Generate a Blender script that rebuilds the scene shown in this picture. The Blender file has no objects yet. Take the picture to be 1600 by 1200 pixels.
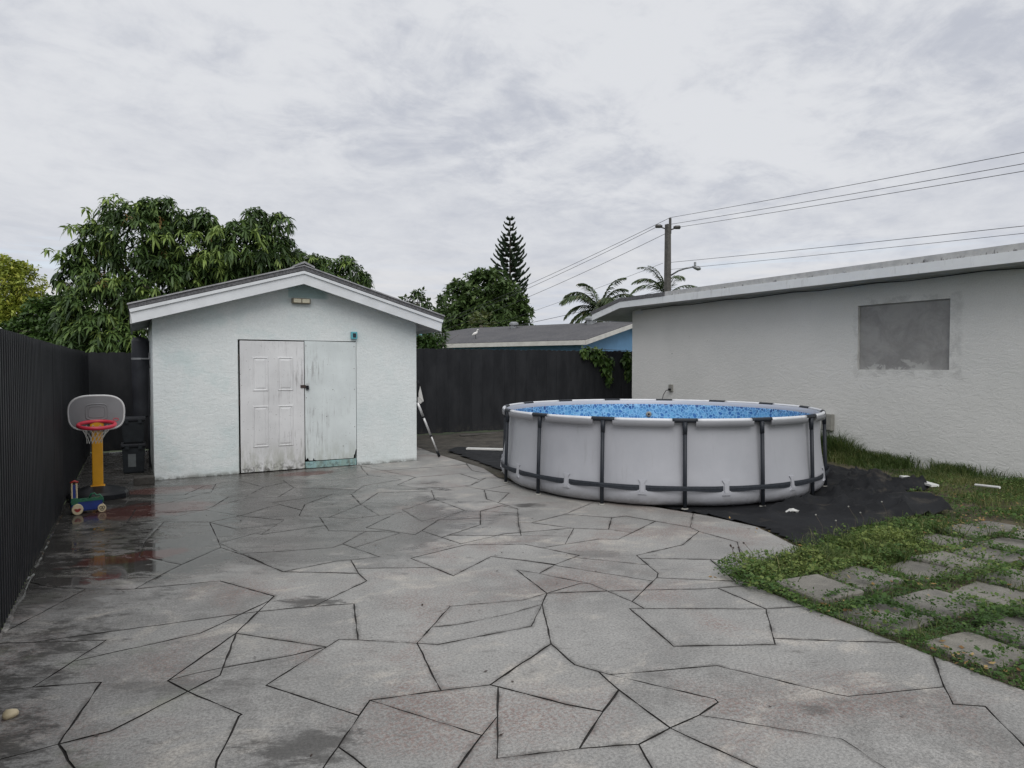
import bpy, bmesh, math, random
import numpy as np
from mathutils import Vector, Matrix

random.seed(7)
rng = np.random.default_rng(11)
scene = bpy.context.scene
COL = scene.collection
R = math.radians

# ------------------------------------------------------------------ camera
cam_d = bpy.data.cameras.new('camera')
cam = bpy.data.objects.new('camera', cam_d)
COL.objects.link(cam)
cam_d.sensor_width = 36.0
cam_d.lens = 36.0 * 1040 / 1600
cam_d.clip_start = 0.05
cam_d.clip_end = 2000
cam.location = (0, 0, 1.6)
cam.rotation_euler = (R(90) - math.atan(29 / 1040), 0, R(-29.6))
scene.camera = cam

# ------------------------------------------------------------------ sky, sun, exposure
SUN_EL, SUN_AZ = R(48), R(203)          # azimuth clockwise from +Y
sun_d = bpy.data.lights.new('sun', 'SUN')
sun_d.energy = 1.5
sun_d.angle = R(50)
sun_d.color = (1.0, 0.975, 0.94)
sun = bpy.data.objects.new('sun', sun_d)
COL.objects.link(sun)
sv = Vector((math.sin(SUN_AZ) * math.cos(SUN_EL), math.cos(SUN_AZ) * math.cos(SUN_EL), math.sin(SUN_EL)))
sun.rotation_euler = sv.to_track_quat('Z', 'Y').to_euler()

scene.view_settings.view_transform = 'Standard'
scene.view_settings.look = 'None'
scene.view_settings.exposure = 0.28
scene.view_settings.gamma = 1.0
scene.view_settings.use_curve_mapping = False


SKYSEED = 47.2


class G:
    """small helper round a node tree"""
    def __init__(self, tree):
        self.t = tree
        self.n = tree.nodes
        self.l = tree.links

    def put(self, sock, v):
        if v is None:
            return
        if isinstance(v, bpy.types.NodeSocket):
            self.l.new(v, sock)
        elif isinstance(v, (tuple, list)):
            if len(v) == 3 and sock.type == 'RGBA':
                v = (*v, 1)
            sock.default_value = v
        else:
            sock.default_value = v

    def math(self, op, a, b=None, c=None, clamp=False):
        n = self.n.new('ShaderNodeMath')
        n.operation = op
        n.use_clamp = clamp
        for i, v in enumerate((a, b, c)):
            self.put(n.inputs[i], v)
        return n.outputs[0]

    def noise(self, vec, scale, detail=4, rough=0.55, dist=0.0, color=False):
        n = self.n.new('ShaderNodeTexNoise')
        self.put(n.inputs['Vector'], vec)
        n.inputs['Scale'].default_value = scale
        n.inputs['Detail'].default_value = detail
        n.inputs['Roughness'].default_value = rough
        n.inputs['Distortion'].default_value = dist
        return n.outputs['Color' if color else 'Fac']

    def voro(self, vec, scale, feature='F1', out='Distance', rnd=1.0):
        n = self.n.new('ShaderNodeTexVoronoi')
        n.feature = feature
        self.put(n.inputs['Vector'], vec)
        n.inputs['Scale'].default_value = scale
        n.inputs['Randomness'].default_value = rnd
        return n.outputs[out]

    def ramp(self, v, lo, hi, a=0.0, b=1.0, smooth=True):
        n = self.n.new('ShaderNodeMapRange')
        if smooth:
            n.interpolation_type = 'SMOOTHSTEP'
        self.put(n.inputs[0], v)
        for i, x in zip((1, 2, 3, 4), (lo, hi, a, b)):
            self.put(n.inputs[i], x)
        return n.outputs[0]

    def mix(self, f, a, b, mode='MIX'):
        n = self.n.new('ShaderNodeMix')
        n.data_type = 'RGBA'
        n.blend_type = mode
        self.put(n.inputs[0], f)
        self.put(n.inputs[6], a)
        self.put(n.inputs[7], b)
        return n.outputs[2]

    def vmul(self, v, s):
        n = self.n.new('ShaderNodeVectorMath')
        n.operation = 'MULTIPLY'
        self.put(n.inputs[0], v)
        n.inputs[1].default_value = s
        return n.outputs[0]

    def sep(self, v):
        n = self.n.new('ShaderNodeSeparateXYZ')
        self.put(n.inputs[0], v)
        return n.outputs

    def comb(self, x, y, z=0.0):
        n = self.n.new('ShaderNodeCombineXYZ')
        for i, v in enumerate((x, y, z)):
            self.put(n.inputs[i], v)
        return n.outputs[0]

    def bump(self, h, strength=0.3, dist=0.01, normal=None):
        n = self.n.new('ShaderNodeBump')
        self.put(n.inputs['Height'], h)
        self.put(n.inputs['Strength'], strength)
        n.inputs['Distance'].default_value = dist
        if normal is not None:
            self.put(n.inputs['Normal'], normal)
        return n.outputs[0]


# ---- world: Nishita sky seen through gaps of a procedural cloud deck
world = bpy.data.worlds.new('World')
scene.world = world
world.use_nodes = True
g = G(world.node_tree)
g.n.clear()
out = g.n.new('ShaderNodeOutputWorld')
sky = g.n.new('ShaderNodeTexSky')
sky.sky_type = 'NISHITA'
sky.sun_disc = False
sky.sun_elevation = SUN_EL
sky.sun_rotation = SUN_AZ
bg1 = g.n.new('ShaderNodeBackground')
g.put(bg1.inputs[0], sky.outputs[0])
bg1.inputs[1].default_value = 0.15
tc = g.n.new('ShaderNodeTexCoord')
dx, dy, dz = g.sep(tc.outputs['Generated'])
den = g.math('ADD', g.math('MAXIMUM', dz, 0.0), 0.16)
cx_, cy_ = g.math('DIVIDE', dx, den), g.math('DIVIDE', dy, den)
p1 = g.comb(g.math('ADD', g.math('MULTIPLY', cx_, 0.95), g.math('MULTIPLY', cy_, 0.15)),
            g.math('ADD', g.math('MULTIPLY', cx_, -0.15), g.math('MULTIPLY', cy_, 1.0)), SKYSEED)
big = g.noise(p1, 0.70, 8, 0.60, 0.5)
mid = g.noise(p1, 3.2, 9, 0.66, 0.5)
sml = g.noise(p1, 7.5, 6, 0.62, 0.4)
tex = g.math('ADD', g.math('MULTIPLY', big, 0.46), g.math('ADD', g.math('MULTIPLY', mid, 0.36), g.math('MULTIPLY', sml, 0.18)))
thick = g.noise(p1, 0.33, 3, 0.5)
contrast = g.ramp(thick, 0.40, 0.58, 1.0, 0.42)
shade = g.math('ADD', 0.5, g.math('MULTIPLY', g.math('SUBTRACT', tex, 0.5), contrast))
ccol = g.mix(g.ramp(shade, 0.39, 0.55), (0.428, 0.449, 0.505), (0.600, 0.613, 0.642))
# thin bright layers low over the horizon
low = g.ramp(dz, 0.02, 0.20, 1.0, 0.0)
band = g.noise(g.comb(g.math('MULTIPLY', dx, 2.0), g.math('MULTIPLY', dy, 2.0), g.math('MULTIPLY', dz, 26.0)), 1.1, 6, 0.6, 0.3)
lowc = g.mix(g.ramp(band, 0.40, 0.62), (0.485, 0.525, 0.60), (0.655, 0.630, 0.60))
ccol = g.mix(g.math('MULTIPLY', low, 0.75), ccol, lowc)
gap = g.math('MULTIPLY', g.ramp(band, 0.40, 0.33, 0.0, 1.0), g.ramp(dz, 0.04, 0.20, 0.38, 0.0))
bg2 = g.n.new('ShaderNodeBackground')
g.put(bg2.inputs[0], ccol)
bg2.inputs[1].default_value = 1.0
ms = g.n.new('ShaderNodeMixShader')
g.put(ms.inputs[0], gap)
g.l.new(bg2.outputs[0], ms.inputs[1])
g.l.new(bg1.outputs[0], ms.inputs[2])
g.l.new(ms.outputs[0], out.inputs[0])


# ------------------------------------------------------------------ materials
def mat(name):
    m = bpy.data.materials.new(name)
    m.use_nodes = True
    g = G(m.node_tree)
    b = m.node_tree.nodes['Principled BSDF']
    geo = g.n.new('ShaderNodeNewGeometry')
    return m, g, b, geo.outputs['Position']


def simple(name, col, rough=0.5, metal=0.0, var=0.12, scale=12, bump=0.0, spec=0.5, bscale=None):
    m, g, b, P = mat(name)
    n = g.noise(P, scale, 4, 0.6)
    c2 = tuple(min(1, c * (1 + var)) for c in col)
    c1 = tuple(c * (1 - var) for c in col)
    g.put(b.inputs['Base Color'], g.mix(g.ramp(n, 0.3, 0.7), c1, c2))
    b.inputs['Roughness'].default_value = rough
    b.inputs['Metallic'].default_value = metal
    b.inputs['Specular IOR Level'].default_value = spec
    if bump:
        g.put(b.inputs['Normal'], g.bump(g.noise(P, bscale or scale * 4, 3, 0.6), bump, 0.005))
    return m


M = {}


def concrete():
    m, g, b, P = mat('patio_concrete')
    x, y, z = g.sep(P)
    oi = g.n.new('ShaderNodeObjectInfo')
    n1 = g.noise(P, 0.9, 6, 0.6, 0.4)
    n2 = g.noise(P, 4.5, 6, 0.65, 0.3)
    fine = g.noise(P, 70, 4, 0.7)
    speck = g.noise(P, 230, 2, 0.7)
    c = g.mix(g.ramp(n1, 0.3, 0.7), (0.225, 0.221, 0.210), (0.335, 0.328, 0.311))
    c = g.mix(g.math('MULTIPLY', g.ramp(n2, 0.42, 0.75), 0.5), c, (0.38, 0.371, 0.352))
    c = g.mix(g.math('MULTIPLY', oi.outputs['Random'], 0.30), c, (0.185, 0.182, 0.176))
    # grime worked in along the joints
    at = g.n.new('ShaderNodeAttribute')
    at.attribute_name = 'dirt'
    dj = g.math('MULTIPLY', at.outputs['Fac'], g.ramp(g.noise(P, 5.5, 6, 0.7, 0.3), 0.36, 0.66, 0.0, 0.85))
    c = g.mix(dj, c, (0.060, 0.055, 0.049))
    # worn red paint left in the concrete
    redm = g.math('MULTIPLY', g.ramp(g.noise(P, 1.15, 5, 0.6, 0.6), 0.47, 0.66), g.ramp(g.noise(P, 48, 6, 0.75), 0.44, 0.58))
    c = g.mix(g.math('MULTIPLY', redm, 0.60), c, (0.205, 0.115, 0.092))
    red_all = None
    for rx, ry, ra, rb in ((0.15, 8.35, 0.75, 0.45), (0.0, 6.35, 0.5, 0.18), (2.2, 10.05, 0.5, 0.22), (0.3, 9.6, 0.7, 0.3)):
        ddx, ddy = g.math('DIVIDE', g.math('SUBTRACT', x, rx), ra), g.math('DIVIDE', g.math('SUBTRACT', y, ry), rb)
        rr_ = g.math('SQRT', g.math('ADD', g.math('MULTIPLY', ddx, ddx), g.math('MULTIPLY', ddy, ddy)))
        rm = g.ramp(g.math('ADD', rr_, g.math('MULTIPLY', g.math('SUBTRACT', n2, 0.5), 1.6)), 1.0, 0.7)
        red_all = rm if red_all is None else g.math('MAXIMUM', red_all, rm)
    c = g.mix(g.math('MULTIPLY', red_all, 0.75), c, (0.11, 0.042, 0.034))
    pale = g.math('MULTIPLY', g.ramp(g.noise(g.vmul(P, (1, 1.6, 1)), 1.7, 6, 0.66, 0.8), 0.52, 0.66), g.ramp(n2, 0.3, 0.6))
    c = g.mix(g.math('MULTIPLY', pale, 0.60), c, (0.46, 0.425, 0.375))
    # fine grain
    gr = g.ramp(g.math('ADD', g.math('MULTIPLY', fine, 0.6), g.math('MULTIPLY', speck, 0.4)), 0.32, 0.68, 0.56, 1.42)
    c = g.mix(1.0, c, g.comb(gr, gr, gr), 'MULTIPLY')
    # black algae and dirt, dragged out along the broom marks: thick by the fence, in the alley, behind the shed corner
    su = g.math('SUBTRACT', g.math('MULTIPLY', x, 0.87), g.math('MULTIPLY', y, 0.49))
    sv = g.math('ADD', g.math('MULTIPLY', x, 0.49), g.math('MULTIPLY', y, 0.87))
    SP = g.comb(su, g.math('MULTIPLY', sv, 2.3))
    an = g.noise(P, 1.5, 6, 0.62, 0.4)
    an2 = g.noise(SP, 5.5, 11, 0.76, 0.25)
    an3 = g.noise(SP, 26, 6, 0.75)
    fence_d = g.ramp(x, -0.75, 0.9, 1.0, 0.0, smooth=False)
    back_d = g.ramp(y, 9.6, 13.0, 0.0, 0.85, smooth=False)
    mid_d = g.math('MULTIPLY', g.ramp(y, 4.4, 7.4, 0.0, 0.68), g.ramp(x, 4.4, 1.2, 0.0, 1.0))
    base_d = g.math('MAXIMUM', g.math('MAXIMUM', g.math('MULTIPLY', fence_d, 0.62), back_d), mid_d)
    asum = g.math('ADD', g.math('ADD', g.math('MULTIPLY', an, 0.42), g.math('MULTIPLY', an2, 0.43)), g.math('ADD', g.math('MULTIPLY', an3, 0.15), g.math('MULTIPLY', base_d, 0.36)))
    alg = g.ramp(asum, 0.655, 0.745)
    c = g.mix(g.math('MULTIPLY', alg, 0.84), c, (0.026, 0.024, 0.020))
    stk = g.math('MULTIPLY', g.ramp(an2, 0.53, 0.66), g.ramp(an, 0.42, 0.60, 0.12, 0.5))
    c = g.mix(stk, c, (0.085, 0.080, 0.073))
    for rx, ry, ra, rb, k in ((1.02, 4.56, .24, .10, .8), (3.88, 6.50, .22, .12, .8), (.60, 2.83, .26, .16, .7), (2.74, 1.95, .10, .06, .5), (3.36, 4.55, .35, .16, .35), (.75, 5.9, .5, .22, .55), (0.15, 3.7, .4, .10, .4), (1.2, 6.3, .6, .14, .5)):
        du, dv = g.math('SUBTRACT', su, rx * .87 - ry * .49), g.math('SUBTRACT', sv, rx * .49 + ry * .87)
        du, dv = g.math('DIVIDE', du, ra), g.math('DIVIDE', dv, rb)
        q_ = g.math('SQRT', g.math('ADD', g.math('MULTIPLY', du, du), g.math('MULTIPLY', dv, dv)))
        sm = g.ramp(g.math('ADD', q_, g.math('MULTIPLY', g.math('SUBTRACT', an2, 0.5), 4.2)), 1.05, 0.45)
        c = g.mix(g.math('MULTIPLY', sm, k), c, (0.036, 0.033, 0.029))
    gd = g.math('MULTIPLY', g.ramp(g.noise(P, 2.2, 5, 0.6), 0.55, 0.7), g.ramp(x, 1.4, -0.6, 0.0, 0.45))
    c = g.mix(gd, c, (0.12, 0.14, 0.085))
    # rain water: wet film over the far left half, thin puddles
    wet_r = g.math('MULTIPLY', g.ramp(x, 5.0, 1.2, 0.0, 1.0), g.ramp(y, 4.2, 6.5, 0.0, 1.0))
    wn = g.noise(P, 0.75, 6, 0.62, 0.5)
    wn2 = g.noise(SP, 2.6, 11, 0.76, 0.4)
    wsum = g.math('ADD', g.math('ADD', g.math('MULTIPLY', wn, 0.5), g.math('MULTIPLY', wn2, 0.5)), g.math('MULTIPLY', wet_r, 0.35))
    damp = g.ramp(wsum, 0.64, 0.72)
    pud_d = g.math('MULTIPLY', g.math('MULTIPLY', g.ramp(x, 1.75, 0.55, 0.0, 1.0), g.ramp(y, 4.9, 6.0, 0.0, 1.0)), g.ramp(y, 10.6, 9.2, 0.0, 1.0))
    front_d = g.math('MULTIPLY', g.ramp(y, 9.3, 10.3, 0.0, 0.75), g.ramp(x, 4.4, 3.2, 0.0, 1.0))
    pud = g.ramp(g.math('ADD', g.math('ADD', g.math('MULTIPLY', wn, 0.35), g.math('MULTIPLY', wn2, 0.65)), g.math('MULTIPLY', g.math('MAXIMUM', pud_d, front_d), 0.235)), 0.69, 0.73)
    c = g.mix(g.math('MULTIPLY', damp, 0.62), c, (0.070, 0.066, 0.061))
    c = g.mix(g.math('MULTIPLY', pud, 0.72), c, (0.030, 0.028, 0.025))
    c = g.mix(g.math('MULTIPLY', red_all, 0.65), c, (0.095, 0.030, 0.024))
    g.put(b.inputs['Base Color'], c)
    r = g.math('ADD', g.ramp(damp, 0, 1, 0.52, 0.27, smooth=False), g.math('MULTIPLY', g.math('SUBTRACT', n2, 0.5), 0.25))
    rr = g.n.new('ShaderNodeMix')
    g.put(rr.inputs[0], pud)
    g.put(rr.inputs[2], r)
    rr.inputs[3].default_value = 0.035
    g.put(b.inputs['Roughness'], rr.outputs[0])
    broom = g.noise(g.comb(g.math('MULTIPLY', su, 6), g.math('MULTIPLY', sv, 60)), 2.2, 3, 0.6)
    h = g.math('ADD', g.math('MULTIPLY', fine, 0.55), g.math('ADD', g.math('MULTIPLY', broom, 0.45), g.math('MULTIPLY', n2, 1.2)))
    g.put(b.inputs['Normal'], g.bump(h, g.ramp(pud, 0, 1, 0.60, 0.012, smooth=False), 0.006))
    return m


M['concrete'] = concrete()
M['joint'] = simple('joint_dirt', (0.020, 0.018, 0.016), 0.85, var=0.5, scale=30, bump=0.5)


def stucco(name, ca, cb, bscale=9.0, strength=0.55, extra=None):
    m, g, b, P = mat(name)
    n = g.noise(P, 0.8, 6, 0.6, 0.3)
    c = g.mix(g.ramp(n, 0.32, 0.68), ca, cb)
    fine = g.noise(P, 55, 4, 0.7)
    k = g.ramp(fine, 0.3, 0.7, 0.93, 1.05)
    c = g.mix(1.0, c, g.comb(k, k, k), 'MULTIPLY')
    if extra:
        c = extra(g, P, c)
    g.put(b.inputs['Base Color'], c)
    b.inputs['Roughness'].default_value = 0.75
    b.inputs['Specular IOR Level'].default_value = 0.25
    warp = g.noise(P, bscale * 0.7, 4, 0.6, 1.2, color=True)
    wv = g.n.new('ShaderNodeVectorMath')
    wv.operation = 'MULTIPLY_ADD'
    g.put(wv.inputs[0], warp)
    wv.inputs[1].default_value = (0.25, 0.25, 0.12)
    g.put(wv.inputs[2], P)
    ridge = g.noise(g.vmul(wv.outputs[0], (1.0, 1.0, 2.4)), bscale, 4, 0.55, 1.8)
    h = g.math('ADD', g.ramp(ridge, 0.44, 0.54), g.math('MULTIPLY', fine, 0.22))
    g.put(b.inputs['Normal'], g.bump(h, strength, 0.016))
    return m


def shed_extra(g, P, c):
    x, y, z = g.sep(P)
    e = g.math('MULTIPLY', g.math('SUBTRACT', g.noise(P, 3, 3), 0.5), 0.03)
    ix = g.math('MULTIPLY', g.ramp(g.math('ADD', x, e), 2.045, 2.065), g.ramp(g.math('ADD', x, e), 2.70, 2.58, 0, 1))
    iz = g.ramp(g.math('ADD', z, e), 2.615, 2.65)
    c = g.mix(g.math('MULTIPLY', g.math('MULTIPLY', ix, iz), 0.72), c, (0.27, 0.42, 0.41))
    # older teal paint showing through, more on the left and low down
    tm = g.math('MULTIPLY', g.ramp(g.noise(P, 2.0, 6, 0.65, 0.4), 0.44, 0.68), g.ramp(x, 4.6, 0.2, 0.25, 0.75))
    c = g.mix(g.math('MULTIPLY', tm, 0.55), c, (0.47, 0.60, 0.60))
    # splash dirt along the base
    d = g.math('MULTIPLY', g.ramp(z, 0.07, 0.0), g.ramp(g.noise(P, 7, 6, 0.7), 0.38, 0.56))
    c = g.mix(g.math('MULTIPLY', d, 0.75), c, (0.10, 0.10, 0.085))
    d2 = g.math('MULTIPLY', g.ramp(z, 0.6, 0.0, 0.0, 0.20), g.ramp(g.noise(P, 2.5, 5, 0.7), 0.45, 0.65))
    c = g.mix(d2, c, (0.30, 0.32, 0.28))
    return c


def house_extra(g, P, c):
    x, y, z = g.sep(P)
    # smoother, darker cement smeared round the walled-up window
    e = g.math('MULTIPLY', g.math('SUBTRACT', g.noise(P, 5, 5, 0.65), 0.5), 0.24)
    fy = g.math('MULTIPLY', g.ramp(g.math('ADD', y, e), 5.33, 5.40), g.ramp(g.math('ADD', y, e), 7.11, 7.06, 0, 1))
    fz = g.math('MULTIPLY', g.ramp(g.math('ADD', z, e), 1.37, 1.46), g.ramp(g.math('ADD', z, e), 2.74, 2.70, 0, 1))
    k = g.math('MULTIPLY', g.math('MULTIPLY', fy, fz), g.ramp(g.noise(P, 4, 7, 0.72, 0.5), 0.40, 0.62))
    c = g.mix(g.math('MULTIPLY', k, 0.30), c, (0.25, 0.25, 0.245))
    sp = g.ramp(g.voro(P, 2.3), 0.035, 0.018, 0, 0.8)
    c = g.mix(sp, c, (0.07, 0.07, 0.07))
    return c


M['shed_stucco'] = stucco('shed_stucco', (0.655, 0.70, 0.70), (0.725, 0.76, 0.755), 4.6, 0.20, shed_extra)
M['house_stucco'] = stucco('house_stucco', (0.685, 0.685, 0.66), (0.74, 0.735, 0.71), 4.4, 0.26, house_extra)


def painted_wood(name, col, moss=1.0, xr=(0, 1)):
    """old paint on a door: rubbed streaks of bare wood, green and black at the foot"""
    m, g, b, P = mat(name)
    x, y, z = g.sep(P)
    n = g.noise(P, 2.0, 5, 0.6)
    c = g.mix(g.ramp(n, 0.3, 0.7), tuple(v * 0.9 for v in col), tuple(min(1, v * 1.06) for v in col))
    st = g.noise(g.vmul(P, (26, 26, 1.6)), 1.6, 6, 0.7, 0.2)
    patch = g.ramp(g.noise(P, 1.9, 4, 0.6), 0.42, 0.66)
    side = g.ramp(x, xr[0], xr[1], 0.25, 1.0)
    k = g.math('MULTIPLY', g.math('MULTIPLY', g.ramp(st, 0.50, 0.62), patch), side)
    c = g.mix(g.math('MULTIPLY', k, 0.60), c, (0.20, 0.185, 0.185))
    foot = g.math('MULTIPLY', g.ramp(z, 0.55, 0.05), g.ramp(g.noise(g.vmul(P, (9, 9, 2.2)), 1.5, 6, 0.7), 0.36, 0.64))
    c = g.mix(g.math('MULTIPLY', foot, 0.6 * moss), c, (0.22, 0.235, 0.16))
    foot2 = g.math('MULTIPLY', g.ramp(z, 0.20, 0.02), g.ramp(g.noise(P, 14, 6, 0.7), 0.46, 0.6))
    c = g.mix(g.math('MULTIPLY', foot2, 0.8 * moss), c, (0.055, 0.05, 0.042))
    spk = g.ramp(g.noise(P, 38, 3, 0.6), 0.66, 0.72)
    c = g.mix(g.math('MULTIPLY', spk, 0.6), c, (0.16, 0.15, 0.14))
    g.put(b.inputs['Base Color'], c)
    b.inputs['Roughness'].default_value = 0.55
    g.put(b.inputs['Normal'], g.bump(st, 0.25, 0.004))
    return m


M['door_white'] = painted_wood('door_white', (0.66, 0.665, 0.67), 1.0, (1.5, 2.2))
M['ply_paint'] = painted_wood('ply_paint', (0.64, 0.69, 0.69), 0.7, (3.2, 2.3))
M['teal_paint'] = painted_wood('teal_paint', (0.28, 0.47, 0.48), 0.8, (0, 1))
M['gap_shade'] = simple('gap_shade', (0.015, 0.014, 0.013), 0.9)  # near-black colour that stands in for shade in the door gaps
M['trim_white'] = simple('trim_white', (0.66, 0.68, 0.70), 0.45, var=0.07, scale=3, bump=0.05)
M['soffit'] = simple('soffit', (0.42, 0.43, 0.43), 0.7, var=0.12, scale=3)
M['shingle'] = simple('shingle', (0.115, 0.115, 0.122), 0.85, var=0.4, scale=40, bump=0.6)
M['drip_metal'] = simple('drip_metal', (0.30, 0.30, 0.31), 0.45, var=0.25, scale=9)


def house_fascia():
    m, g, b, P = mat('house_fascia_paint')
    n = g.noise(P, 2.2, 6, 0.65)
    c = g.mix(g.ramp(n, 0.3, 0.7), (0.68, 0.70, 0.72), (0.76, 0.78, 0.79))
    st = g.noise(g.vmul(P, (3, 3, 0.6)), 3.5, 5, 0.7)
    c = g.mix(g.math('MULTIPLY', g.ramp(st, 0.56, 0.72), 0.30), c, (0.28, 0.28, 0.27))
    g.put(b.inputs['Base Color'], c)
    b.inputs['Roughness'].default_value = 0.5
    return m


M['house_fascia'] = house_fascia()


def weathered_edge():
    m, g, b, P = mat('roof_edge_weathered')
    n = g.noise(P, 5.0, 7, 0.7)
    c = g.mix(g.ramp(n, 0.3, 0.7), (0.38, 0.385, 0.39), (0.56, 0.56, 0.55))
    st = g.noise(g.vmul(P, (6, 6, 2.0)), 2.0, 7, 0.72)
    lowz = g.ramp(g.sep(P)[2], 3.20, 3.11, 0.0, 0.16)
    c = g.mix(g.math('MULTIPLY', g.ramp(g.math('ADD', st, lowz), 0.66, 0.76), 0.85), c, (0.035, 0.034, 0.032))
    g.put(b.inputs['Base Color'], c)
    b.inputs['Roughness'].default_value = 0.7
    return m


M['roof_edge'] = weathered_edge()


def cement_patch():
    m, g, b, P = mat('cement_infill')
    x, y, z = g.sep(P)
    n = g.noise(P, 2.6, 9, 0.72, 0.4)
    c = g.mix(g.ramp(n, 0.35, 0.65), (0.25, 0.247, 0.242), (0.34, 0.336, 0.327))
    st = g.noise(P, 5, 7, 0.7, 1.0)
    c = g.mix(g.math('MULTIPLY', g.ramp(st, 0.55, 0.72), 0.5), c, (0.30, 0.30, 0.295))
    pk = g.ramp(g.math('ADD', g.noise(P, 3.4, 5, 0.62, 1.2), g.ramp(z, 1.55, 1.95, 0.135, -0.30, smooth=False)), 0.575, 0.61)
    pk = g.math('MULTIPLY', pk, g.math('MULTIPLY', g.ramp(y, 5.75, 6.0), g.ramp(y, 6.98, 6.85, 0, 1)))
    c = g.mix(pk, c, (0.43, 0.43, 0.415))
    g.put(b.inputs['Base Color'], c)
    b.inputs['Roughness'].default_value = 0.8
    g.put(b.inputs['Normal'], g.bump(st, 0.6, 0.012))
    return m


M['cement'] = cement_patch()


def fence_mat():
    m, g, b, P = mat('fence_dark_paint')
    n = g.noise(g.vmul(P, (1, 1, 0.35)), 4, 5, 0.6)
    c = g.mix(g.ramp(n, 0.3, 0.7), (0.019, 0.0200, 0.0225), (0.031, 0.0322, 0.0355))
    d = g.math('MULTIPLY', g.ramp(g.sep(P)[2], 0.25, 0.0), g.ramp(g.noise(P, 11, 5, 0.7), 0.45, 0.65))
    c = g.mix(g.math('MULTIPLY', d, 0.5), c, (0.07, 0.066, 0.058))
    g.put(b.inputs['Base Color'], c)
    b.inputs['Roughness'].default_value = 0.5
    b.inputs['Specular IOR Level'].default_value = 0.13
    return m


M['fence'] = fence_mat()


def vinyl():
    m, g, b, P = mat('pool_vinyl')
    x, y, z = g.sep(P)
    n = g.noise(P, 2.4, 5, 0.6)
    c = g.mix(g.ramp(n, 0.3, 0.7), (0.37, 0.378, 0.408), (0.405, 0.412, 0.442))
    d = g.math('MULTIPLY', g.ramp(z, 0.20, 0.0), g.ramp(g.noise(P, 6, 6, 0.7), 0.36, 0.62))
    c = g.mix(g.math('MULTIPLY', d, 0.55), c, (0.13, 0.125, 0.11))
    st = g.math('MULTIPLY', g.ramp(g.noise(g.vmul(P, (9, 9, 0.8)), 1.4, 6, 0.7), 0.56, 0.72), 0.22)
    c = g.mix(st, c, (0.23, 0.23, 0.235))
    g.put(b.inputs['Base Color'], c)
    b.inputs['Roughness'].default_value = 0.45
    wr = g.noise(g.vmul(P, (1, 1, 0.45)), 4.5, 4, 0.55, 0.6)
    g.put(b.inputs['Normal'], g.bump(wr, 0.20, 0.02))
    return m


M['pool_vinyl'] = vinyl()
M['pool_rail'] = simple('pool_rail', (0.66, 0.675, 0.70), 0.35, var=0.05, scale=6)
M['pool_leg'] = simple('pool_leg', (0.022, 0.026, 0.033), 0.42, var=0.15, scale=10, spec=0.25)
M['pool_strap'] = simple('pool_strap', (0.036, 0.041, 0.050), 0.6, var=0.15, scale=30, spec=0.2)
M['black_plastic'] = simple('black_plastic', (0.010, 0.011, 0.013), 0.4, var=0.2, spec=0.25)
M['pale_plastic'] = simple('pale_plastic', (0.52, 0.52, 0.50), 0.5, var=0.1)


def mosaic():
    m, g, b, P = mat('pool_liner_print')
    uv = g.n.new('ShaderNodeUVMap').outputs[0]
    u, v, _ = g.sep(uv)
    edge = g.voro(uv, 18, 'DISTANCE_TO_EDGE')
    cell = g.voro(uv, 18, 'F1', 'Color')
    cr, _, _ = g.sep(cell)
    light = g.mix(g.ramp(cr, 0.0, 1.0, smooth=False), (0.035, 0.165, 0.48), (0.17, 0.47, 0.78))
    dark = g.mix(cr, (0.012, 0.04, 0.19), (0.06, 0.22, 0.56))
    c = g.mix(g.ramp(v, 0.93, 0.80), dark, light)
    c = g.mix(g.ramp(edge, 0.11, 0.05), c, (0.27, 0.56, 0.85))
    c = g.mix(g.ramp(v, 0.922, 0.926), c, (0.42, 0.45, 0.52))
    g.put(b.inputs['Base Color'], c)
    b.inputs['Roughness'].default_value = 0.35
    return m


M['mosaic'] = mosaic()


def water_mat():
    m, g, b, P = mat('pool_water')
    b.inputs['Base Color'].default_value = (0.75, 0.92, 1, 1)
    b.inputs['Roughness'].default_value = 0.01
    b.inputs['IOR'].default_value = 1.33
    b.inputs['Transmission Weight'].default_value = 1.0
    g.put(b.inputs['Normal'], g.bump(g.noise(P, 4, 3, 0.5), 0.15, 0.02))
    return m


M['water'] = water_mat()


def tarp_mat():
    m, g, b, P = mat('weed_fabric')
    w = g.noise(P, 260, 2, 0.5)
    n = g.noise(P, 1.6, 5, 0.6)
    c = g.mix(g.ramp(n, 0.3, 0.7), (0.009, 0.0095, 0.011), (0.017, 0.018, 0.020))
    d = g.math('MULTIPLY', g.ramp(g.noise(P, 3.1, 7, 0.7), 0.56, 0.70), 0.5)
    c = g.mix(d, c, (0.085, 0.075, 0.06))
    g.put(b.inputs['Base Color'], c)
    b.inputs['Roughness'].default_value = 0.62
    b.inputs['Specular IOR Level'].default_value = 0.18
    g.put(b.inputs['Normal'], g.bump(w, 0.35, 0.002))
    return m


M['tarp'] = tarp_mat()


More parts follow.
